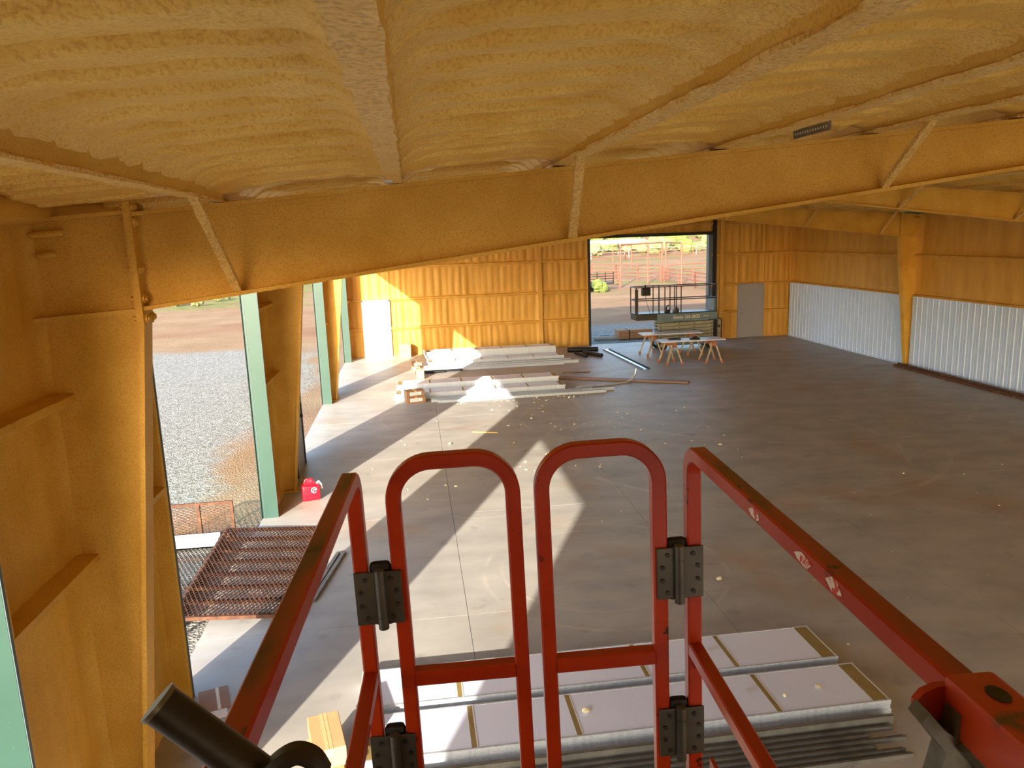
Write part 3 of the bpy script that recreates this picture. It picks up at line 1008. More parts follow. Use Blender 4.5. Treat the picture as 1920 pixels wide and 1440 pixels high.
    # worn sticker remains on the inner side
for (y, dz, ln) in ((1.30, -0.018, 0.05), (1.10, -0.020, 0.06), (1.00, -0.016, 0.05)):
    n = 9
    ring = [(y + ln * 0.5 * math.cos(k * 2 * math.pi / n) * (0.7 + 0.5 * random.random()), H - 0.518 + dz + 0.011 * math.sin(k * 2 * math.pi / n) * (0.7 + 0.5 * random.random())) for k in range(n)]
    MB().prism(ring, 'x', GX[5] - 0.0008, GX[5] + 0.001).build('sticker_remnant', 'scuff', lift)
for (xa, xb) in ((GX[1] + LW / 2, GX[2] + LW / 2), (GX[3] + LW / 2, GX[4] + LW / 2)):
    zt = H - 0.5003 - LW / 2
    R = 0.092
    pts = [(xa, GC, H - 1.53)] + [(x, GC, z) for x, z in arc((xa + R, zt - R), R, math.pi, math.pi / 2, 10)] + [(x, GC, z) for x, z in arc((xb - R, zt - R), R, math.pi / 2, 0, 10)] + [(xb, GC, H - 1.53)]
    g = MB().sweep(pts, (0, 1, 0), LW, LW, 0.004).build('gate_leaf', 'red', lift, smooth=True)
    MB().sweep([(xa + LW / 2 - 0.001, GC, H - 1.075), (xb - LW / 2 + 0.001, GC, H - 1.075)], (0, 1, 0), LW, 0.040, 0.004).build('mid_bar', 'red', g, smooth=True)
    MB().sweep([(xa + LW / 2 - 0.001, GC, H - 1.51), (xb - LW / 2 + 0.001, GC, H - 1.51)], (0, 1, 0), LW, LW, 0.004).build('bottom_bar', 'red', g, smooth=True)
for (x0, x1) in ((-0.294, -0.181), (0.4435, 0.560)):
    xm = (GX[0] + LW + GX[1]) / 2 if x0 < 0 else (GX[4] + LW + GX[5]) / 2
    for z1 in (-0.778, -1.219):
        z0 = z1 - 0.135
        h = MB().box(x0, xm - 0.008, GD - 0.008, GD - 0.001, H + z0, H + z1, 0.0015).box(xm + 0.008, x1, GD - 0.008, GD - 0.001, H + z0, H + z1, 0.0015).build('hinge', 'hinge', lift)
        b = MB()
        b.cyl((xm, GD - 0.014, H + z0 - 0.008), (xm, GD - 0.014, H + z1 + 0.008), 0.0125, 16)
        b.cyl((xm, GD - 0.014, H + z1 - 0.030), (xm, GD - 0.014, H + z1 - 0.027), 0.0132, 16)
        b.cyl((xm, GD - 0.014, H + z0 + 0.020), (xm, GD - 0.014, H + z0 + 0.023), 0.0132, 16)
        b.build('hinge_barrel', 'hinge', h, smooth=True)
        MB().box(xm - 0.026, xm + 0.026, GD + 0.002, GD + 0.03, H + z0 - 0.012, H + z1 + 0.018, 0.012).build('bumper', 'rubber', h, smooth=True)
        for k, zz in enumerate((0.018, 0.050, 0.085, 0.117)):
            off = 0.014 if k in (1, 2) else 0.026
            for xx in (x0 + off, x1 - off):
                MB().cyl((xx, GD - 0.006, H + z0 + zz), (xx, GD - 0.0115, H + z0 + zz), 0.0058, 8).build('screw', 'steel_dark', h)
# sleeve bracket on the right rail with slots, a latch plate and a grey casting
xr = GX[5] + LW / 2
sl = MB().box(xr - 0.026, xr + 0.032, -0.75, 0.735, H - 0.575, H - 0.511, 0.006).build('rail_sleeve', 'orange', lift, smooth=True)
for (yy, xo) in ((0.69, 0.006), (0.50, 0.02)):
    MB().prism([(xr + xo + 0.011 * math.cos(k * math.pi / 6), yy + 0.016 * math.sin(k * math.pi / 6)) for k in range(12)], 'z', H - 0.5112, H - 0.5100).build('slot', 'steel_dark', sl)
lp = MB()
poly = [(0.482, -0.560), (0.482, -0.540), (0.490, -0.530), (0.505, -0.524), (0.536, -0.524), (0.60, -0.56), (0.64, -0.66), (0.60, -0.70), (0.545, -0.66), (0.52, -0.60)]
lp.prism([(a, H + b) for a, b in poly], 'y', 0.730, 0.740)
lp = lp.build('latch_plate', 'red', lift)
MB().prism([(0.560 + 0.010 * math.cos(k * math.pi / 7), H - 0.598 + 0.015 * math.sin(k * math.pi / 7)) for k in range(14)], 'y', 0.728, 0.7305).build('latch_hole', 'black', lp)
c = MB()
c.prism([(0.478, H - 0.533), (0.470, H - 0.545), (0.500, H - 0.585), (0.492, H - 0.62), (0.470, H - 0.70), (0.545, H - 0.70), (0.548, H - 0.60), (0.530, H - 0.565), (0.514, H - 0.540), (0.508, H - 0.566), (0.496, H - 0.556)], 'y', 0.700, 0.727)
c.tube([(0.520, 0.695, H - 0.570), (0.545, 0.690, H - 0.600), (0.565, 0.690, H - 0.645), (0.575, 0.690, H - 0.70)], 0.013, 10)
c.ball((0.565, 0.690, H - 0.635), 0.02, 1, 1, 1, 2)
c.build('latch_casting', 'grey_cast', lift, smooth=True)
# dark lever with a hooked end at the left rail
hb = MB()
hb.tube([(-0.275, 0.600, H - 0.376), (-0.207, 0.600, H - 0.447), (-0.13, 0.600, H - 0.530)], 0.0172, 16)
hl = hb.build('lever', 'steel_dark', lift, smooth=True)
MB().tube([(-0.2775, 0.600, H - 0.3734), (-0.2745, 0.600, H - 0.3765)], 0.0185, 16).build('lever_cap', 'grey_cast', hl, smooth=True)
hk = smooth_path([(-0.205, 0.585, H - 0.470), (-0.192, 0.585, H - 0.446), (-0.178, 0.585, H - 0.431), (-0.163, 0.585, H - 0.424), (-0.150, 0.585, H - 0.430), (-0.143, 0.585, H - 0.445)])
MB().sweep(hk, (0, 1, 0), 0.022, 0.015, 0.005).build('hook', 'steel_dark', hl, smooth=True)
MB().box(-0.30, -0.12, 0.58, 0.62, H - 0.560, H - 0.532).build('lever_bracket', 'red', hl)
# deck, folding arms and chassis under the platform
MB().box(-0.33, 0.60, -0.78, 1.76, H - 1.62, H - 1.56).build('deck', 'steel_dark', lift)
for x in (-0.33, 0.59):
    MB().box(x, x + 0.01, -0.78, 1.76, H - 1.56, H - 1.41).build('toe_board', 'red', lift)
for k in range(3):
    za, zb = 0.62 + k * 0.70, 0.62 + (k + 1) * 0.70
    for x in (-0.16, 0.40):
        MB().beam((x, -0.62, za), (x, 1.55, zb), 0.05, 0.10).build('scissor_arm', 'red', lift)
        MB().beam((x + 0.06, 1.55, za), (x + 0.06, -0.62, zb), 0.05, 0.10).build('scissor_arm', 'red', lift)
MB().box(-0.26, 0.52, -0.75, 1.70, 0.14, 0.60, 0.02).build('chassis', 'red', lift)
for x in (-0.32, 0.50):
    for y in (-0.5, 1.45):
        MB().cyl((x, y, 0.165), (x + 0.09, y, 0.165), 0.165, 24).build('wheel', 'rubber', lift, smooth=True)

# ------------------------------------------------------------------ garage door panels
def door_panel(length, width, label, group, stile_gap=0.92, thick=0.043):
    t = empty('door_panel', label=label, cat='door panel', group=group)
    MB().box(0.004, length - 0.004, 0.016, width - 0.016, 0.002, thick - 0.004).build('skin', 'skin', t)
    for a, b in ((0.0, 0.018), (width - 0.018, width)):
        e = MB()
        e.box(0, length, a, b, 0.0, 0.012).box(0, length, a + 0.004, b - 0.004, 0.012, 0.028).box(0, length, a, b, 0.028, thick)
        e.build('edge_rail', 'galv', t)
    n = int(round((length - 0.2) / stile_gap))
    for k in range(n + 1):
        x = 0.0 + k * (length - 0.17) / n
        wd = 0.15 if k in (0, n) else 0.055
        s = MB().box(x + 0.01, x + wd, 0.020, width - 0.020, thick - 0.006, thick - 0.0015).build('stile', 'stile', t)
        MB().box(x + wd, x + wd + 0.012, 0.019, width - 0.019, thick - 0.006, thick).build('stile_lip', 'white', s)
    return t
ptype = {}
def stack(x, y, n, length, width, where, group, rz=0.0, jit=0.012):
    for k in range(n):
        key = (round(length, 2), round(width, 2))
        lab = ('white insulated door panel lying topmost on %s' % where) if k == n - 1 else ('white insulated door panel under the top one of %s' % where)
        pos = (x + random.uniform(-jit, jit), y + random.uniform(-jit, jit) * 0.6, 0.001 + k * 0.044)
        if key not in ptype:
            p = door_panel(length, width, lab, group)
            ptype[key] = p
            p.location = pos
            p.rotation_euler = (0, 0, rz)
        else:
            dup(ptype[key], pos, rz, lab, group)
stack(1.66, 6.47, 3, 4.75, 0.63, 'the low stack touching the slab joint by the lift', 'panels of the low stack away from the steel angles')
stack(1.74, 5.72, 3, 4.75, 0.63, 'the low stack beside the loose steel angles', 'panels of the low stack next to the steel angles')
stack(2.74, 27.05, 9, 4.72, 0.62, 'the tall stack along the end wall', 'panels of the tall stack along the end wall')
stack(2.78, 26.15, 4, 4.80, 0.60, 'the short stack beside the end wall stack', 'panels of the short stack beside the end wall stack')
stack(1.78, 21.55, 7, 4.72, 0.62, 'the tall stack by the two brown boxes', 'panels of the tall stack by the brown boxes')
stack(1.74, 20.85, 4, 4.80, 0.60, 'the short stack touching the brown boxes', 'panels of the short stack touching the brown boxes', jit=0.03)

# loose steel angles and tracks
def track(p, q, wdt, hgt, label, group, m='galv_dull', name='steel_track'):
    """U-shaped track from p to q on the floor"""
    p, q = Vector(p), Vector(q)
    ln = (q - p).length
    mb = MB()
    th = 0.004
    mb.box(0, ln, -wdt / 2, wdt / 2, 0, th)
    mb.box(0, ln, -wdt / 2, -wdt / 2 + th, th, hgt)
    mb.box(0, ln, wdt / 2 - th, wdt / 2, th, hgt * 0.7)
    mb.box(0, ln, -wdt / 2, -wdt / 2 + wdt * 0.35, hgt - th, hgt)
    o = mb.build(name, m)
    o.location = p
    o.rotation_euler = (0, 0, math.atan2((q - p).y, (q - p).x))
    return tag(o, label, 'steel track', group)
yy = 5.64
ORD = ['first', 'second', 'third', 'fourth', 'fifth', 'sixth', 'seventh']
for k in range(7):
    x1 = 6.45 - 0.10 * random.random() - (0.3 if k in (2, 4) else 0) - 0.02 * k
    wd = 0.060 if k else 0.080
    track((1.95 + 0.10 * random.random(), yy - wd / 2, 0.0), (x1, yy - wd / 2 - 0.006 + 0.012 * random.random(), 0.0), wd * 0.72, 0.040 if k else 0.09,
          'long dull steel angle lying on the floor, %s one out from the near door panels' % ORD[k], 'loose steel angles by the near panels')
    yy -= wd + 0.012
for k, (ya, xa, xb) in enumerate(((25.98, 2.65, 7.65), (25.80, 2.62, 7.75), (25.62, 2.62, 7.6), (25.42, 2.6, 7.95), (25.24, 2.62, 7.4))):
    track((xa, ya, 0.0), (xb, ya + 0.04, 0.0), 0.09, 0.09 + 0.02 * (k % 2), 'long galvanised track, %s one out from the stacks along the end wall' % ORD[k], 'tracks by the end wall stacks', 'galv')
for k, (ya, xa, xb) in enumerate(((20.66, 2.72, 7.3), (20.52, 2.75, 7.9), (20.38, 2.72, 7.0), (20.24, 2.9, 7.6))):
    track((xa, ya, 0.0), (xb, ya + 0.08, 0.0), 0.07, 0.07, 'long galvanised track, %s one out from the short stack by the brown boxes' % ORD[k], 'tracks by the brown boxes', 'galv')
def curved_track(pts, r, label, group=None):
    o = MB().tube(smooth_path(pts), r, 6).build('curved_track', 'galv', smooth=True)
    return tag(o, label, 'steel track', group)
curved_track([(6.9, 21.05, 0.03), (7.9, 21.2, 0.03), (8.35, 21.35, 0.03), (8.62, 21.45, 0.06), (8.78, 21.5, 0.20), (8.84, 21.52, 0.40)], 0.030,
             'galvanised track with its end curved upward, beside the long wooden plank')
curved_track([(2.95, 26.95, 0.03), (2.78, 26.92, 0.16), (2.68, 26.92, 0.34), (2.66, 26.94, 0.5)], 0.03, 'short galvanised track curving up the end of the tall wall stack')

# boxes
def carton(name, x, y, z, sx, sy, sz, rz, label, m='card', lab=True, group=None):
    t = empty(name, (x, y, z), rz, label, 'box', group)
    MB().box(-sx / 2, sx / 2, -sy / 2, sy / 2, 0, sz, 0.006).build('carton', m, t)
    MB().box(-0.03, 0.03, -sy / 2 - 0.001, sy / 2 + 0.001, sz - 0.002, sz + 0.0015).build('tape', 'tape', t)
    MB().box(-0.03, 0.03, -sy / 2 - 0.0015, -sy / 2 + 0.001, sz * 0.55, sz).build('tape', 'tape', t)
    MB().box(-0.002, 0.002, -sy / 2, sy / 2, sz + 0.0012, sz + 0.002).build('flap_seam', 'card_dark', t)
    if lab:
        p = MB().box(-sx * 0.32, sx * 0.32, -sy / 2 - 0.003, -sy / 2, sz * 0.28, sz * 0.80).build('paper_label', 'paper', t)
        for k in range(3):
            MB().box(-sx * 0.25, sx * (0.05 + 0.08 * k), -sy / 2 - 0.004, -sy / 2 - 0.002, sz * (0.68 - 0.12 * k), sz * (0.71 - 0.12 * k)).build('print_line', 'print', p)
    return t
carton('cardboard_box', 1.46, 5.70, 0.0, 0.27, 0.52, 0.26, 0.18, 'cardboard box with white label, under the taped box by the near panels', 'card')
carton('cardboard_box', 1.47, 5.76, 0.262, 0.26, 0.50, 0.17, 0.22, 'taped cardboard box stacked on a labelled box by the near panels', 'card', lab=False)
carton('cardboard_box', 1.97, 28.80, 0.0, 0.44, 0.36, 0.52, 0.03, 'upright tan cardboard box against the sunlit end wall', 'card', lab=False)
carton('cardboard_box', 2.47, 24.05, 0.0, 0.24, 0.30, 0.33, 0.05, 'small box with white label facing out, between the panel stacks', 'card')
carton('cardboard_box', 2.28, 20.52, 0.0, 0.52, 0.34, 0.17, 0.22, 'brown box on the floor beneath another, touching the short stack', 'card_dark')
carton('cardboard_box', 2.27, 20.53, 0.172, 0.50, 0.32, 0.17, 0.25, 'brown box resting on another by the short stack', 'card_dark')
carton('cardboard_box', 2.38, 26.3, 0.0, 0.34, 0.40, 0.20, 0.05, 'low brown box at the end of the end wall stacks', 'card_dark')
carton('cardboard_box', 2.36, 25.75, 0.0, 0.30, 0.30, 0.14, -0.1, 'flat labelled box by the black tubes at the end wall stacks', 'card_dark')
fc = empty('flattened_carton', (0.22, 7.08, 0.0), 0.3, 'flattened clear-taped carton on the floor by the near frame column', 'carton')
MB().box(-0.14, 0.14, -0.20, 0.20, 0.0, 0.008).build('sheet', 'card_dark', fc)
MB().box(0.02, 0.05, -0.20, 0.20, 0.008, 0.010).build('tape', 'tape', fc)
MB().box(-0.05, 0.10, -0.34, -0.20, 0.0, 0.006).build('paper', 'paper', fc)

# black tubes
def black_tube(p, q, r, label):
    o = MB().tube([p, q], r, 12).build('black_tube', 'black', smooth=True)
    return tag(o, label, 'tube', 'black tubes on the floor')
black_tube((8.05, 27.82, 0.09), (9.2, 27.66, 0.09), 0.09, 'thick black tube parallel to the end wall by the big doorway')
black_tube((8.22, 27.15, 0.06), (8.45, 26.35, 0.06), 0.06, 'short black tube, smaller of the angled pair by the doorway')
black_tube((8.55, 27.25, 0.07), (8.98, 26.25, 0.07), 0.07, 'black tube at an angle, longer of the pair by the doorway')
black_tube((2.33, 25.02, 0.045), (3.9, 25.05, 0.045), 0.04, 'long thin black tube on the tracks by the end wall stacks')
black_tube((2.33, 24.90, 0.04), (3.3, 24.93, 0.04), 0.04, 'shorter thin black tube in front of the end wall tracks')
# bright flashing strip, plank, yellow strip, floor bar
fs = empty('metal_flashing', (9.57, 27.95, 0.0), label='bright bluish metal flashing lying across the glossy floor', cat='flashing')
a = math.atan2(23.35 - 27.95, 9.73 - 9.57)
fs.rotation_euler = (0, 0, a)
MB().box(0, 4.6, -0.11, 0.11, 0.0, 0.012).build('web', 'blue_metal', fs)
for s in (-1, 1):
    MB().box(0, 4.6, s * 0.11 - 0.01, s * 0.11 + 0.01, 0.0, 0.05).build('lip', 'steel_dark' if s > 0 else 'blue_metal', fs)
pk = MB().beam((6.7, 22.75, 0.03), (10.22, 20.85, 0.03), 0.24, 0.045).build('wooden_plank', 'wood')
tag(pk, 'long brown wooden plank lying on the floor past the panel stacks', 'plank')
o = MB().beam((7.0, 23.6, 0.02), (7.9, 23.5, 0.02), 0.06, 0.03).build('wooden_lath', 'wood')
tag(o, 'short wooden lath on the floor beside the tall stack by the boxes', 'lath')
o = MB().beam((3.56, 16.85, 0.008), (4.12, 16.62, 0.008), 0.035, 0.014).build('yellow_strip', 'yellow')
tag(o, 'thin yellow strip lying on the sunlit floor', 'strip')
o = MB().box(17.08, 17.20, 14.0, 21.5, 0.0, 0.07).box(17.20, 17.215, 14.0, 21.5, 0.0, 0.12).build('steel_angle', 'rust')
tag(o, 'dark brown steel angle lying along the white liner wall', 'steel angle')

# ------------------------------------------------------------------ red fuel can
can = empty('fuel_can', (0.43, 12.95, 0), 0.25, 'red plastic fuel can standing by the green jamb', 'fuel can')
bm = bmesh.new()
bmesh.ops.create_cube(bm, size=1)
for v in bm.verts:
    v.co = Vector((v.co.x * 0.30, v.co.y * 0.20, 0.14 + v.co.z * 0.28))
bmesh.ops.bevel(bm, geom=bm.edges[:], offset=0.03, segments=3, profile=0.5, affect='EDGES')
MB().bm(bm).build('body', 'can_red', can, smooth=True)
MB().prism([(-0.12, 0.27), (-0.09, 0.335), (0.05, 0.335), (0.11, 0.27)], 'y', -0.05, 0.05).build('shoulder', 'can_red', can)
MB().tube([(-0.10, 0, 0.31), (-0.07, 0, 0.37), (0.03, 0, 0.37), (0.06, 0, 0.325)], 0.016, 10).build('handle', 'can_red', can, smooth=True)
MB().tube([(0.11, 0, 0.28), (0.15, 0, 0.31), (0.185, 0, 0.26), (0.20, 0, 0.17)], [0.02, 0.02, 0.016, 0.012], 10).build('spout', 'can_white', can, smooth=True)
ring = [(0.05 + 0.045 * math.cos(k * math.pi / 8), -0.1015, 0.19 + 0.045 * math.sin(k * math.pi / 8)) for k in range(15)]
e = MB().tube(ring, 0.007, 6).build('emblem', 'can_white', can)
MB().tube([(0.03, -0.1015, 0.17), (0.05, -0.1015, 0.20), (0.08, -0.1015, 0.19)], 0.007, 6).build('emblem_stroke', 'can_white', e)
MB().box(-0.149, 0.149, -0.103, -0.099, 0.095, 0.105).build('body_rib', 'can_red', can)

# ------------------------------------------------------------------ rusty mesh ramp and panels outside the doorway
def expanded(mb, u0, u1, v0, v1, P, cu, cv, th):
    nu, nv = int((u1 - u0) / cu), int((v1 - v0) / cv)
    for i in range(nu):
        for j in range(nv):
            a = u0 + i * cu
            b = v0 + j * cv
            off = 0
            p0, p1, p2, p3 = (a, b + cv / 2), (a + cu / 2, b + cv), (a + cu, b + cv / 2), (a + cu / 2, b)
            for s, e_ in ((p0, p1), (p1, p2), (p2, p3), (p3, p0)):
                mb.beam(P(*s), P(*e_), th, th * 1.6)
rp = empty('mesh_ramp', (0, 0, 0), label='rusty expanded mesh ramp with cross bars lying over the slab edge', cat='ramp')
zA, zB = 0.16, 0.07
RX0, RX1, RY0, RY1 = -0.62, 0.78, 8.62, 11.40
ZP = lambda x: zA + (zB - zA) * (x - RX0) / (RX1 - RX0)
PR = lambda u, v: (u, v, ZP(u) + 0.012)
mb = MB()
expanded(mb, RX0, RX1, RY0, RY1, PR, 0.056, 0.125, 0.007)
mb.build('expanded_mesh', 'rust', rp, kind='stuff')
for x in (RX0, RX1):
    MB().box(x - 0.025, x + 0.025, RY0, RY1, ZP(x) - 0.045, ZP(x) + 0.01).build('side_bar', 'rust', rp)
for k in range(8):
    y = RY0 + (RY1 - RY0) * k / 7
    MB().beam((RX0, y, ZP(RX0) - 0.02), (RX1, y, ZP(RX1) - 0.02), 0.05, 0.045).build('cross_bar', 'rust', rp)
for (x, y) in ((RX0, RY0), (RX0, RY1), (RX1, RY0), (RX1, RY1)):
    z0 = -0.16 if x < XO else 0.0
    MB().box(x - 0.02, x + 0.02, y - 0.02, y + 0.02, z0, ZP(x) - 0.03).build('foot', 'rust', rp)
up = empty('stock_gate', (0, 0, 0), label='upright rusty mesh gate standing on the gravel outside the doorway', cat='gate')
PU = lambda u, v: (u, 11.74, v)
mb = MB()
expanded(mb, -1.62, -0.62, -0.06, 0.46, PU, 0.10, 0.046, 0.006)
mb.build('expanded_mesh', 'rust', up, kind='stuff')
for z in (-0.08, 0.47):
    MB().box(-1.66, -0.58, 11.72, 11.76, z - 0.02, z + 0.02).build('rail', 'rust', up)
for x in (-1.64, -1.10, -0.60):
    MB().box(x - 0.02, x + 0.02, 11.71, 11.75, -0.16, 0.47).build('upright', 'rust', up)
bed = empty('mesh_trailer_bed', (0, 0, 0), label='low mesh trailer bed on the gravel beside the rusty ramp', cat='trailer bed')
PB = lambda u, v: (u, v, 0.04)
mb = MB()
expanded(mb, -1.95, -0.70, 8.8, 11.66, PB, 0.06, 0.12, 0.006)
mb.build('expanded_mesh', 'galv_dull', bed, kind='stuff')
for x in (-1.97, -0.70):
    MB().box(x - 0.025, x + 0.025, 8.8, 11.68, -0.16, 0.03).build('side_beam', 'rust', bed)
for k in range(4):
    y = 8.85 + k * 0.92
    MB().box(-1.95, -0.70, y - 0.02, y + 0.02, -0.03, 0.03).build('cross_beam', 'rust', bed)
for k, (y, z) in enumerate(((11.30, 0.055), (11.02, 0.055))):
    o = MB().box(-2.2, -0.72 + 0.04 * k, y - 0.07, y + 0.07, z, z + 0.02).box(-2.2, -0.72 + 0.04 * k, y - 0.07, y - 0.06, z, z + 0.07).box(-2.2, -0.72 + 0.04 * k, y + 0.06, y + 0.07, z, z + 0.07).build('steel_channel', 'alu')
    tag(o, ['white steel channel lying next to the upright mesh gate', 'longer white steel channel lying on the trailer bed'][k], 'steel channel', 'white channels on the trailer bed')
for k in range(2):
    o = MB().beam((0.86 + 0.08 * k, 8.9 + 0.1 * k, 0.02), (1.12 + 0.08 * k, 10.45, 0.02), 0.05, 0.04).build('timber_batten', 'galv_dull')
    tag(o, ['grey batten on the slab, the one nearer the rusty ramp', 'grey batten on the slab, the one farther from the rusty ramp'][k], 'batten', 'grey battens beside the ramp')

# ------------------------------------------------------------------ blue-grey scissor lift in the end doorway
sl = empty('scissor_lift', (12.45, 27.0, 0.0), label='blue-grey scissor lift parked in front of the big end doorway', cat='lift')
def sb(name, m, *a, bev=0.0, parent=None):
    return MB().box(*a, bev).build(name, m, parent or sl)
sb('chassis', 'lift_blue', -1.10, 1.12, 0.06, 0.74, 0.16, 0.42, bev=0.02)
for x in (-0.95, 0.92):
    for y in (0.02, 0.64):
        w_ = MB().cyl((x, y, 0.19), (x, y + 0.14, 0.19), 0.19, 20).build('wheel', 'rubber', sl, smooth=True)
        MB().cyl((x, y - 0.004, 0.19), (x, y + 0.144, 0.19), 0.09, 14).build('wheel_hub', 'lift_tan', w_, smooth=True)
for k in range(5):
    z = 0.46 + k * 0.125
    for (ya, s) in ((0.12, 1), (0.60, -1)):
        a_ = MB().beam((-1.08, ya, z - 0.02 * s), (1.04, ya, z + 0.02 * s), 0.06, 0.105).build('scissor_arm', 'lift_tan', sl)
        for xx in (-1.0, -0.3, 0.3, 0.98):
            MB().cyl((xx, ya - 0.045, z), (xx, ya - 0.028, z), 0.022, 8).build('pin', 'steel_dark', a_)
sb('platform_skirt', 'lift_blue', -1.15, 1.15, 0.0, 0.81, 1.08, 1.36, bev=0.01)
sb('skirt_recess', 'slate', -1.0, -0.62, -0.004, 0.0, 1.12, 1.30)
sb('deck', 'steel_dark', -1.95, 1.15, 0.04, 0.77, 1.36, 1.39)
sb('extension_deck', 'lift_dark', -1.95, -1.1, 0.04, 0.77, 1.15, 1.36)
me = text_mesh('Genie', 0.135, 0.002)
for body, xx, sz in (('Genie', -0.56, 0.16), ('GS-2632', -0.10, 0.165)):
    me = text_mesh(body, sz, 0.003)
    me.materials.clear()
    me.materials.append(M['decal'])
    o = link('decal_lettering', me, sl, loc=(xx, -0.006, 1.17), rot=(math.pi / 2, 0, 0))
sb('decal_stripe', 'decal', 0.62, 0.84, -0.006, 0.0, 1.22, 1.235)
for y in (0.05, 0.76):
    for (xa, xb) in ((-1.95, 1.13),):
        for z in (2.36, 1.88):
            MB().tube([(xa, y, z), (xb, y, z)], 0.02, 8).build('guard_rail', 'lift_dark', sl, smooth=True)
    for x in (-1.95, -1.08, -0.86, -0.42, -0.24, 1.13):
        MB().tube([(x, y, 1.37), (x, y, 2.36)], 0.02, 8).build('rail_post', 'lift_dark', sl, smooth=True)
for x in (-1.95, 1.13):
    for z in (2.36, 1.88):
        MB().tube([(x, 0.05, z), (x, 0.76, z)], 0.02, 8).build('end_rail', 'lift_dark', sl, smooth=True)
sb('end_post_plate', 'lift_dark', -1.99, -1.88, 0.03, 0.09, 1.36, 2.30)
cb = sb('control_box', 'black', -1.74, -1.42, -0.02, 0.16, 2.06, 2.34, bev=0.02)
sb('joystick', 'black', -1.62, -1.58, 0.05, 0.09, 2.34, 2.46, parent=cb)
MB().tube([(-1.6, 0.05, 2.06), (-1.55, 0.05, 1.8), (-1.45, 0.06, 1.5), (-1.42, 0.06, 1.4)], 0.008, 6).build('cable', 'black', cb)
sb('entry_gate', 'lift_blue', 1.06, 1.17, 0.1, 0.7, 1.36, 1.86)
lad = sb('ladder_plate', 'lift_tan', 1.17, 1.36, 0.10, 0.70, 0.36, 1.06, bev=0.03)
sb('ladder_edge', 'rust', 1.34, 1.38, 0.08, 0.72, 0.36, 1.08, parent=lad)
sb('ladder_slot', 'black', 1.22, 1.30, 0.09, 0.11, 0.75, 0.85, parent=lad)
sb('end_bracket', 'steel_dark', 1.10, 1.17, 0.02, 0.78, 0.38, 1.08)
# tool on the platform
o = MB().box(-0.06, 0.14, -0.06, 0.06, 0.0, 0.10, 0.02).tube([(-0.02, 0, 0.10), (0.02, 0, 0.22), (0.10, 0, 0.26)], 0.025, 8).build('power_tool', 'steel_dark', smooth=True)
o.location = (11.73, 27.3, 1.391)
tag(o, 'dark power tool standing on the scissor lift deck', 'tool')
o = MB().box(-0.10, 0.10, -0.10, 0.10, 0.0, 0.13, 0.015).box(-0.07, 0.07, -0.02, 0.02, 0.13, 0.19, 0.008).build('tool_bag', 'grey_cast', smooth=True)
o.location = (12.1, 27.3, 1.391)
tag(o, 'grey tool bag on the scissor lift deck', 'bag')

# ------------------------------------------------------------------ work tables on sawhorses
def sawhorse(x, y, rz, label):
    t = empty('sawhorse', (x, y, 0), rz, label, 'sawhorse', 'sawhorses under the work tables')
    MB().box(-0.045, 0.045, -0.42, 0.42, 0.66, 0.755).build('top_beam', 'saw_orange', t)
    for sy in (-0.32, 0.32):
        MB().box(-0.07, 0.07, sy - 0.045, sy + 0.045, 0.58, 0.68).build('bracket', 'saw_orange', t)
        for sx in (-1, 1):
            l_ = MB().beam((sx * 0.05, sy, 0.68), (sx * 0.27, sy * 1.15, 0.02), 0.045, 0.045).build('leg', 'saw_leg', t)
            MB().box(sx * 0.27 - 0.03, sx * 0.27 + 0.03, sy * 1.15 - 0.03, sy * 1.15 + 0.03, 0.0, 0.10).build('foot', 'saw_orange', l_)
    return t
sawhorse(10.78, 26.2, 0.1, 'orange topped sawhorse under the far table, end by the flashing')
sawhorse(12.2, 25.95, 0.0, 'orange topped sawhorse under the far table, end by the lift')
sawhorse(10.82, 24.2, 0.05, 'orange topped sawhorse under the front table, end by the flashing')
sawhorse(12.20, 24.15, -0.05, 'orange topped sawhorse under the front table, end by the grey door')
def table_top(x0, x1, y0, y1, rz, label):
    t = empty('table_top', ((x0 + x1) / 2, (y0 + y1) / 2, 0.757), rz, label, 'table top')
    lx, ly = (x1 - x0) / 2, (y1 - y0) / 2
    MB().box(-lx, lx, -ly, ly, 0.0, 0.035, 0.004).build('board', 'skin', t)
    MB().box(-lx - 0.015, -lx, -ly, ly, 0.0, 0.04).build('edge_strip', 'galv', t)
    return t
table_top(10.38, 12.56, 25.75, 26.4, -0.06, 'white panel table top on sawhorses, next to the scissor lift')
table_top(10.42, 12.60, 23.85, 24.5, -0.02, 'white panel table top on sawhorses, standing away from the lift')
o = MB().box(-0.16, 0.16, -0.10, 0.10, 0, 0.06, 0.02).box(-0.08, 0.08, -0.05, 0.05, 0.06, 0.10, 0.02).build('tool_pouch', 'steel_dark', smooth=True)
o.location = (11.62, 24.1, 0.793)
tag(o, 'dark tool pouch lying on the front table', 'pouch')
o = MB().box(-0.2, 0.2, -0.05, 0.05, 0, 0.06, 0.02).box(0.1, 0.2, -0.12, 0.05, 0, 0.05, 0.01).build('hand_drill', 'black', smooth=True)
o.location = (10.98, 24.32, 0.793)
tag(o, 'black hand drill lying on the front table end', 'drill')

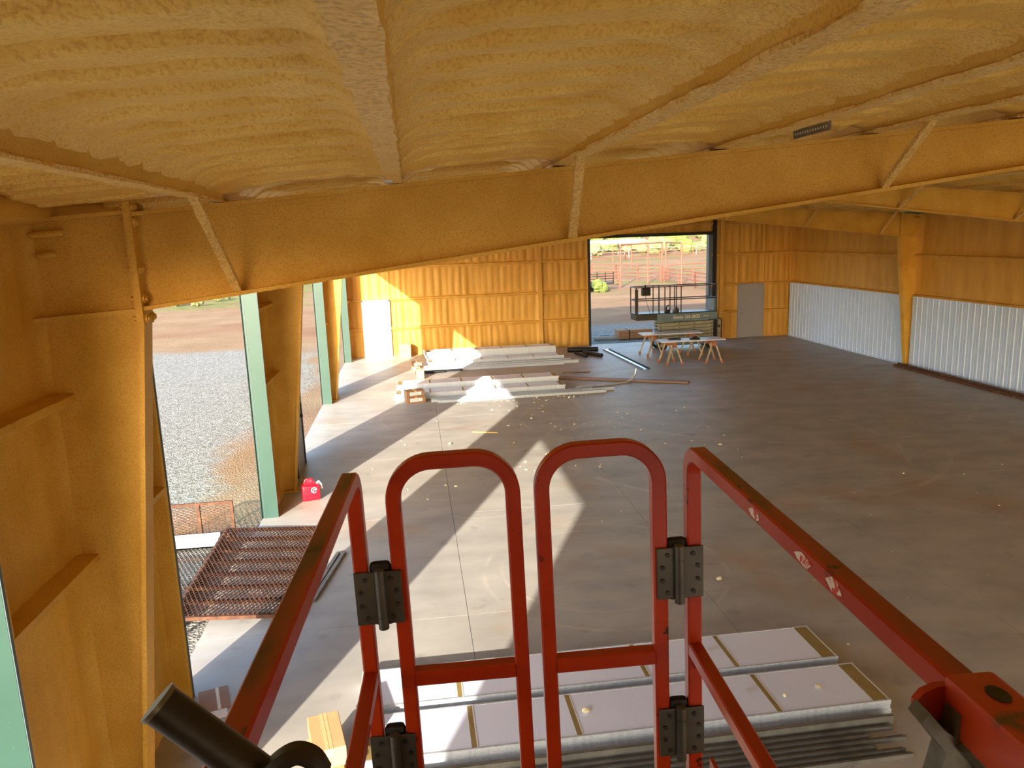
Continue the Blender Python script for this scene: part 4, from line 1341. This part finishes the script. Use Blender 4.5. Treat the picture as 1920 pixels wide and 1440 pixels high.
# ------------------------------------------------------------------ foam crumbs on the floor
cm = []
for k in range(6):
    bm = bmesh.new()
    bmesh.ops.create_icosphere(bm, subdivisions=1, radius=1)
    for v in bm.verts:
        v.co *= random.uniform(0.6, 1.15)
        v.co.z = v.co.z * 0.5 + 0.45
    cm.append(MB().bm(bm).mesh('foam_crumb', 'crumb'))
def crumb(x, y, s, label, group, z=0.0):
    o = link('foam_crumb', random.choice(cm), None, loc=(x, y, z), rot=(0, 0, random.uniform(0, 6.28)), label=label, cat='foam crumb', group=group)
    o.scale = (s * random.uniform(0.7, 1.5), s * random.uniform(0.7, 1.2), s * random.uniform(0.6, 1.0))
for k in range(95):
    crumb(random.uniform(4.2, 9.2), random.uniform(13.5, 20.0), random.choice((0.016, 0.02, 0.028, 0.035)), 'small pale foam crumb on the shaded floor beyond the lift gates', 'foam crumbs on the shaded floor')
for k in range(55):
    crumb(random.uniform(4.8, 13.0), random.uniform(6.6, 13.0), random.choice((0.008, 0.011, 0.015, 0.02)), 'small pale foam crumb on the shaded floor beyond the lift gates', 'foam crumbs on the shaded floor')
for k in range(26):
    x = random.uniform(3.4, 7.2)
    crumb(x, 20.02 + random.uniform(-0.2, 0.12), random.choice((0.02, 0.03, 0.04)), 'pale foam crumb lying along the tracks by the brown boxes', 'foam crumbs along the tracks')
for k in range(14):
    crumb(random.uniform(0.9, 3.0), random.uniform(12.0, 19.0), random.choice((0.015, 0.02, 0.03)), 'pale foam crumb lying in the sun stripes by the doorways', 'foam crumbs in the sun stripes')
crumb(3.0, 15.9, 0.06, 'larger pale foam lump on the sunlit slab joint', None)
crumb(6.05, 8.60, 0.055, 'lone large foam lump on the floor behind the near panels', None)
crumb(3.72, 6.05, 0.045, 'curled foam crumb on the near panels by the gate', None, 0.134)
crumb(5.95, 6.02, 0.028, 'small foam crumb on the end of the near panels', 'foam crumbs on the near panels', 0.134)
crumb(5.58, 5.95, 0.028, 'small foam crumb on the end of the near panels', 'foam crumbs on the near panels', 0.134)

# ------------------------------------------------------------------ outside: material pile, fences, shrubs, shed
pile = [(10.9, 32.35, 3.4, 0.18, 0.10, 'galv', 'wide galvanised sheet piece lying outside the end doorway'),
        (9.95, 31.5, 0.95, 0.16, 0.14, 'alu', 'white metal channel lying outside the end doorway'),
        (10.5, 32.75, 4.2, 0.12, 0.06, 'galv', 'long thin galvanised bar lying outside the end doorway')]
for (x, y, ln, wd, hg, m, lab) in pile:
    o = MB().box(0, ln, -wd / 2, wd / 2, 0, hg * 0.3).box(0, ln, -wd / 2, -wd / 2 + 0.012, 0, hg).box(0, ln, wd / 2 - 0.012, wd / 2, 0, hg).build('steel_channel', m)
    o.location = (x, y, -0.13)
    o.rotation_euler = (0, 0, 0.03)
    tag(o, lab, 'steel channel')
bn = empty('timber_bundle', (11.75, 31.62, -0.14), 0.02, 'dark brown strapped timber bundle outside the end doorway', 'timber')
for k in range(4):
    for j in range(3):
        MB().box(-0.75, 0.75, -0.3 + 0.16 * k, -0.16 + 0.16 * k, 0.02 + 0.13 * j, 0.14 + 0.13 * j).build('board', 'card_dark', bn)
MB().box(-0.3, -0.25, -0.31, 0.33, 0.0, 0.42).build('strap', 'steel_dark', bn)

def pipe_fence(pts, hgt, rails, label, m='pipe_red', r=0.045, gap=3.0):
    t = empty('pipe_fence', (pts[0][0], pts[0][1], -0.16), 0, label, 'fence', 'pipe fences beyond the end doorway')
    o0 = Vector((pts[0][0], pts[0][1], 0))
    for a, b in zip(pts[:-1], pts[1:]):
        a, b = Vector((a[0], a[1], 0)) - o0, Vector((b[0], b[1], 0)) - o0
        n = max(1, int((b - a).length / gap))
        for k in range(n + 1):
            p = a.lerp(b, k / n)
            MB().cyl((p.x, p.y, -0.1), (p.x, p.y, hgt), r * 1.3, 8).build('post', m, t)
        for k in range(rails):
            z = hgt * (k + 1) / rails - 0.02
            MB().cyl((a.x, a.y, z), (b.x, b.y, z), r * 0.85, 6).build('rail', m, t)
    return t
def tall_frame(pts, hgt, label):
    t = empty('pipe_gate_frame', (pts[0][0], pts[0][1], -0.16), 0, label, 'gate frame', 'tall pipe frames beyond the end doorway')
    o0 = Vector((pts[0][0], pts[0][1], 0))
    q = [Vector((p[0], p[1], 0)) - o0 for p in pts]
    for p in q:
        MB().cyl((p.x, p.y, 0), (p.x, p.y, hgt), 0.075, 10).build('post', 'pipe_red', t)
    for a, b in zip(q[:-1], q[1:]):
        MB().cyl((a.x, a.y, hgt), (b.x, b.y, hgt), 0.06, 8).build('top_bar', 'pipe_red', t)
    return t
tall_frame([(19.70, 62.2), (22.95, 65.0), (24.95, 67.2)], 3.5, 'tall red-brown pipe frame with three posts beyond the doorway')
tall_frame([(25.25, 67.0), (24.25, 60.2)], 3.5, 'tall red-brown pipe frame standing across the fence line')
tall_frame([(24.9, 84.0), (29.4, 92.0)], 3.0, 'far slim pipe frame out in the dirt pen')
pipe_fence([(17.2, 83.0), (22.4, 73.5), (24.7, 66.8)], 1.45, 4, 'red-brown pipe fence running up to the tall frames')
pipe_fence([(24.75, 66.0), (24.6, 58.0), (24.3, 50.0)], 1.25, 4, 'red-brown pipe fence beyond the tall frames, towards the slate jamb')
pipe_fence([(25.8, 68.0), (40.0, 74.0)], 1.4, 3, 'red-brown pipe fence branching away behind the tall frames')
pipe_fence([(22.0, 112.0), (36.0, 118.0), (60.0, 122.0)], 1.5, 3, 'far red-brown pipe fence crossing the dirt pen', r=0.06, gap=6)
pipe_fence([(26.0, 128.0), (48.0, 134.0), (72.0, 136.0)], 1.6, 3, 'pale far fence at the foot of the shrubs', 'pipe_pale', 0.08, 6)
pipe_fence([(16.4, 63.5), (19.6, 62.3)], 1.4, 5, 'short red-brown pipe gate by the parked flatbed trailer', gap=3.5)
shed = empty('long_shed', (34, 150, -0.16), 0.05, 'long low shed with pale green roof beyond the pens', 'shed')
MB().prism([(-2.2, 2.3), (2.2, 2.9), (2.2, 3.05), (-2.2, 2.45)], 'x', -14, 16).build('roof', 'roof_pale', shed)
for k in range(7):
    for y in (-2.0, 2.0):
        MB().cyl((-13.5 + k * 4.8, y, 0), (-13.5 + k * 4.8, y, 2.5), 0.1, 6).build('post', 'pipe_pale', shed)
tr = empty('flatbed_trailer', (17.1, 60.6, -0.16), 0.15, 'flat trailer with dark stake sides by the pipe gate', 'trailer')
MB().box(-1.6, 1.3, -0.9, 0.9, 0.45, 0.6).build('bed', 'steel_dark', tr)
for k in range(4):
    MB().box(-1.6, 1.3, -0.92, -0.88, 0.68 + 0.2 * k, 0.74 + 0.2 * k).build('side_slat', 'steel_dark', tr)
for k in range(5):
    MB().box(-1.58 + 0.7 * k, -1.52 + 0.7 * k, -0.90, -0.84, 0.5, 1.45).build('stake', 'steel_dark', tr)
for x in (-0.5, 0.4):
    for y in (-0.9, 0.75):
        MB().cyl((x, y, 0.33), (x, y + 0.2, 0.33), 0.33, 16).build('wheel', 'rubber', tr)
wbx = MB().box(-0.35, 0.35, -0.3, 0.3, 0, 1.05, 0.03).box(-0.15, 0.12, -0.32, -0.29, 0.25, 0.8).build('white_cabinet', 'white')
wbx.location = (15.75, 58.2, -0.14)
tag(wbx, 'white cabinet standing in front of the flat trailer', 'cabinet')

# shrubs: a few displaced clumps shared by all
sm = []
for k in range(4):
    mb = MB()
    for q in range(9):
        a = random.uniform(0, 6.28)
        rr = random.uniform(0, 0.75)
        bm = bmesh.new()
        bmesh.ops.create_icosphere(bm, subdivisions=2, radius=random.uniform(0.32, 0.6))
        c = Vector((rr * math.cos(a), rr * math.sin(a), random.uniform(0.3, 0.9)))
        for v in bm.verts:
            v.co = v.co * random.uniform(0.78, 1.18) + c
        mb.bm(bm)
    sm.append((mb.mesh('foliage', 'shrub' if k % 2 == 0 else 'shrub_b'), MB().tube([(0, 0, -0.2), (0.05, 0, 0.6)], 0.07, 6).mesh('stem', 'bark')))
def shrub(x, y, z, s, label, group):
    t = empty('shrub', (x, y, z), random.uniform(0, 6.28), label, 'shrub', group)
    f_, st_ = random.choice(sm)
    link('foliage', f_, t)
    link('stem', st_, t)
    t.scale = (s, s, s * random.uniform(0.8, 1.1))
def gz(x, y):
    X, Y = np.array([float(x)]), np.array([float(y)])
    hill = sst(Y - 0.05 * X, 165, 380)
    return float((-0.16 + 0.25 * (vnoise(X * 0.05, Y * 0.05) - 0.5) * sst(Y, 45, 80) + hill * (26 + 10 * vnoise(X * 0.012 + 3, Y * 0.012)))[0])
shrub(16.75, 58.4, -0.16, 0.75, 'bright green shrub beside the white cabinet and flat trailer', None)
placed = []
tries = 0
while len(placed) < 170 and tries < 6000:
    tries += 1
    y = 142 + 200 * random.random() ** 0.9
    x = 2.4 + y * random.uniform(0.19, 0.47)
    sc_ = random.uniform(1.3, 2.9) * (1 + (y - 140) / 300)
    if all((x - a_) ** 2 + (y - b_) ** 2 > (1.32 * (sc_ + c_)) ** 2 for a_, b_, c_ in placed) and not (17 < x < 53 and 144 < y < 157):
        placed.append((x, y, sc_))
        shrub(x, y, gz(x, y) - 0.1, sc_, 'round green desert shrub growing on the far hillside', 'shrubs on the far hillside')
tufts = []
while len(tufts) < 26:
    y = random.uniform(62, 100)
    x = 2.4 - y * random.uniform(0.19, 0.34)
    if all((x - a_) ** 2 + (y - b_) ** 2 > 2.6 for a_, b_ in tufts):
        tufts.append((x, y))
        shrub(x, y, -0.2, random.uniform(0.25, 0.55), 'small dry green tuft at the far edge of the gravel yard', 'tufts beyond the gravel yard')
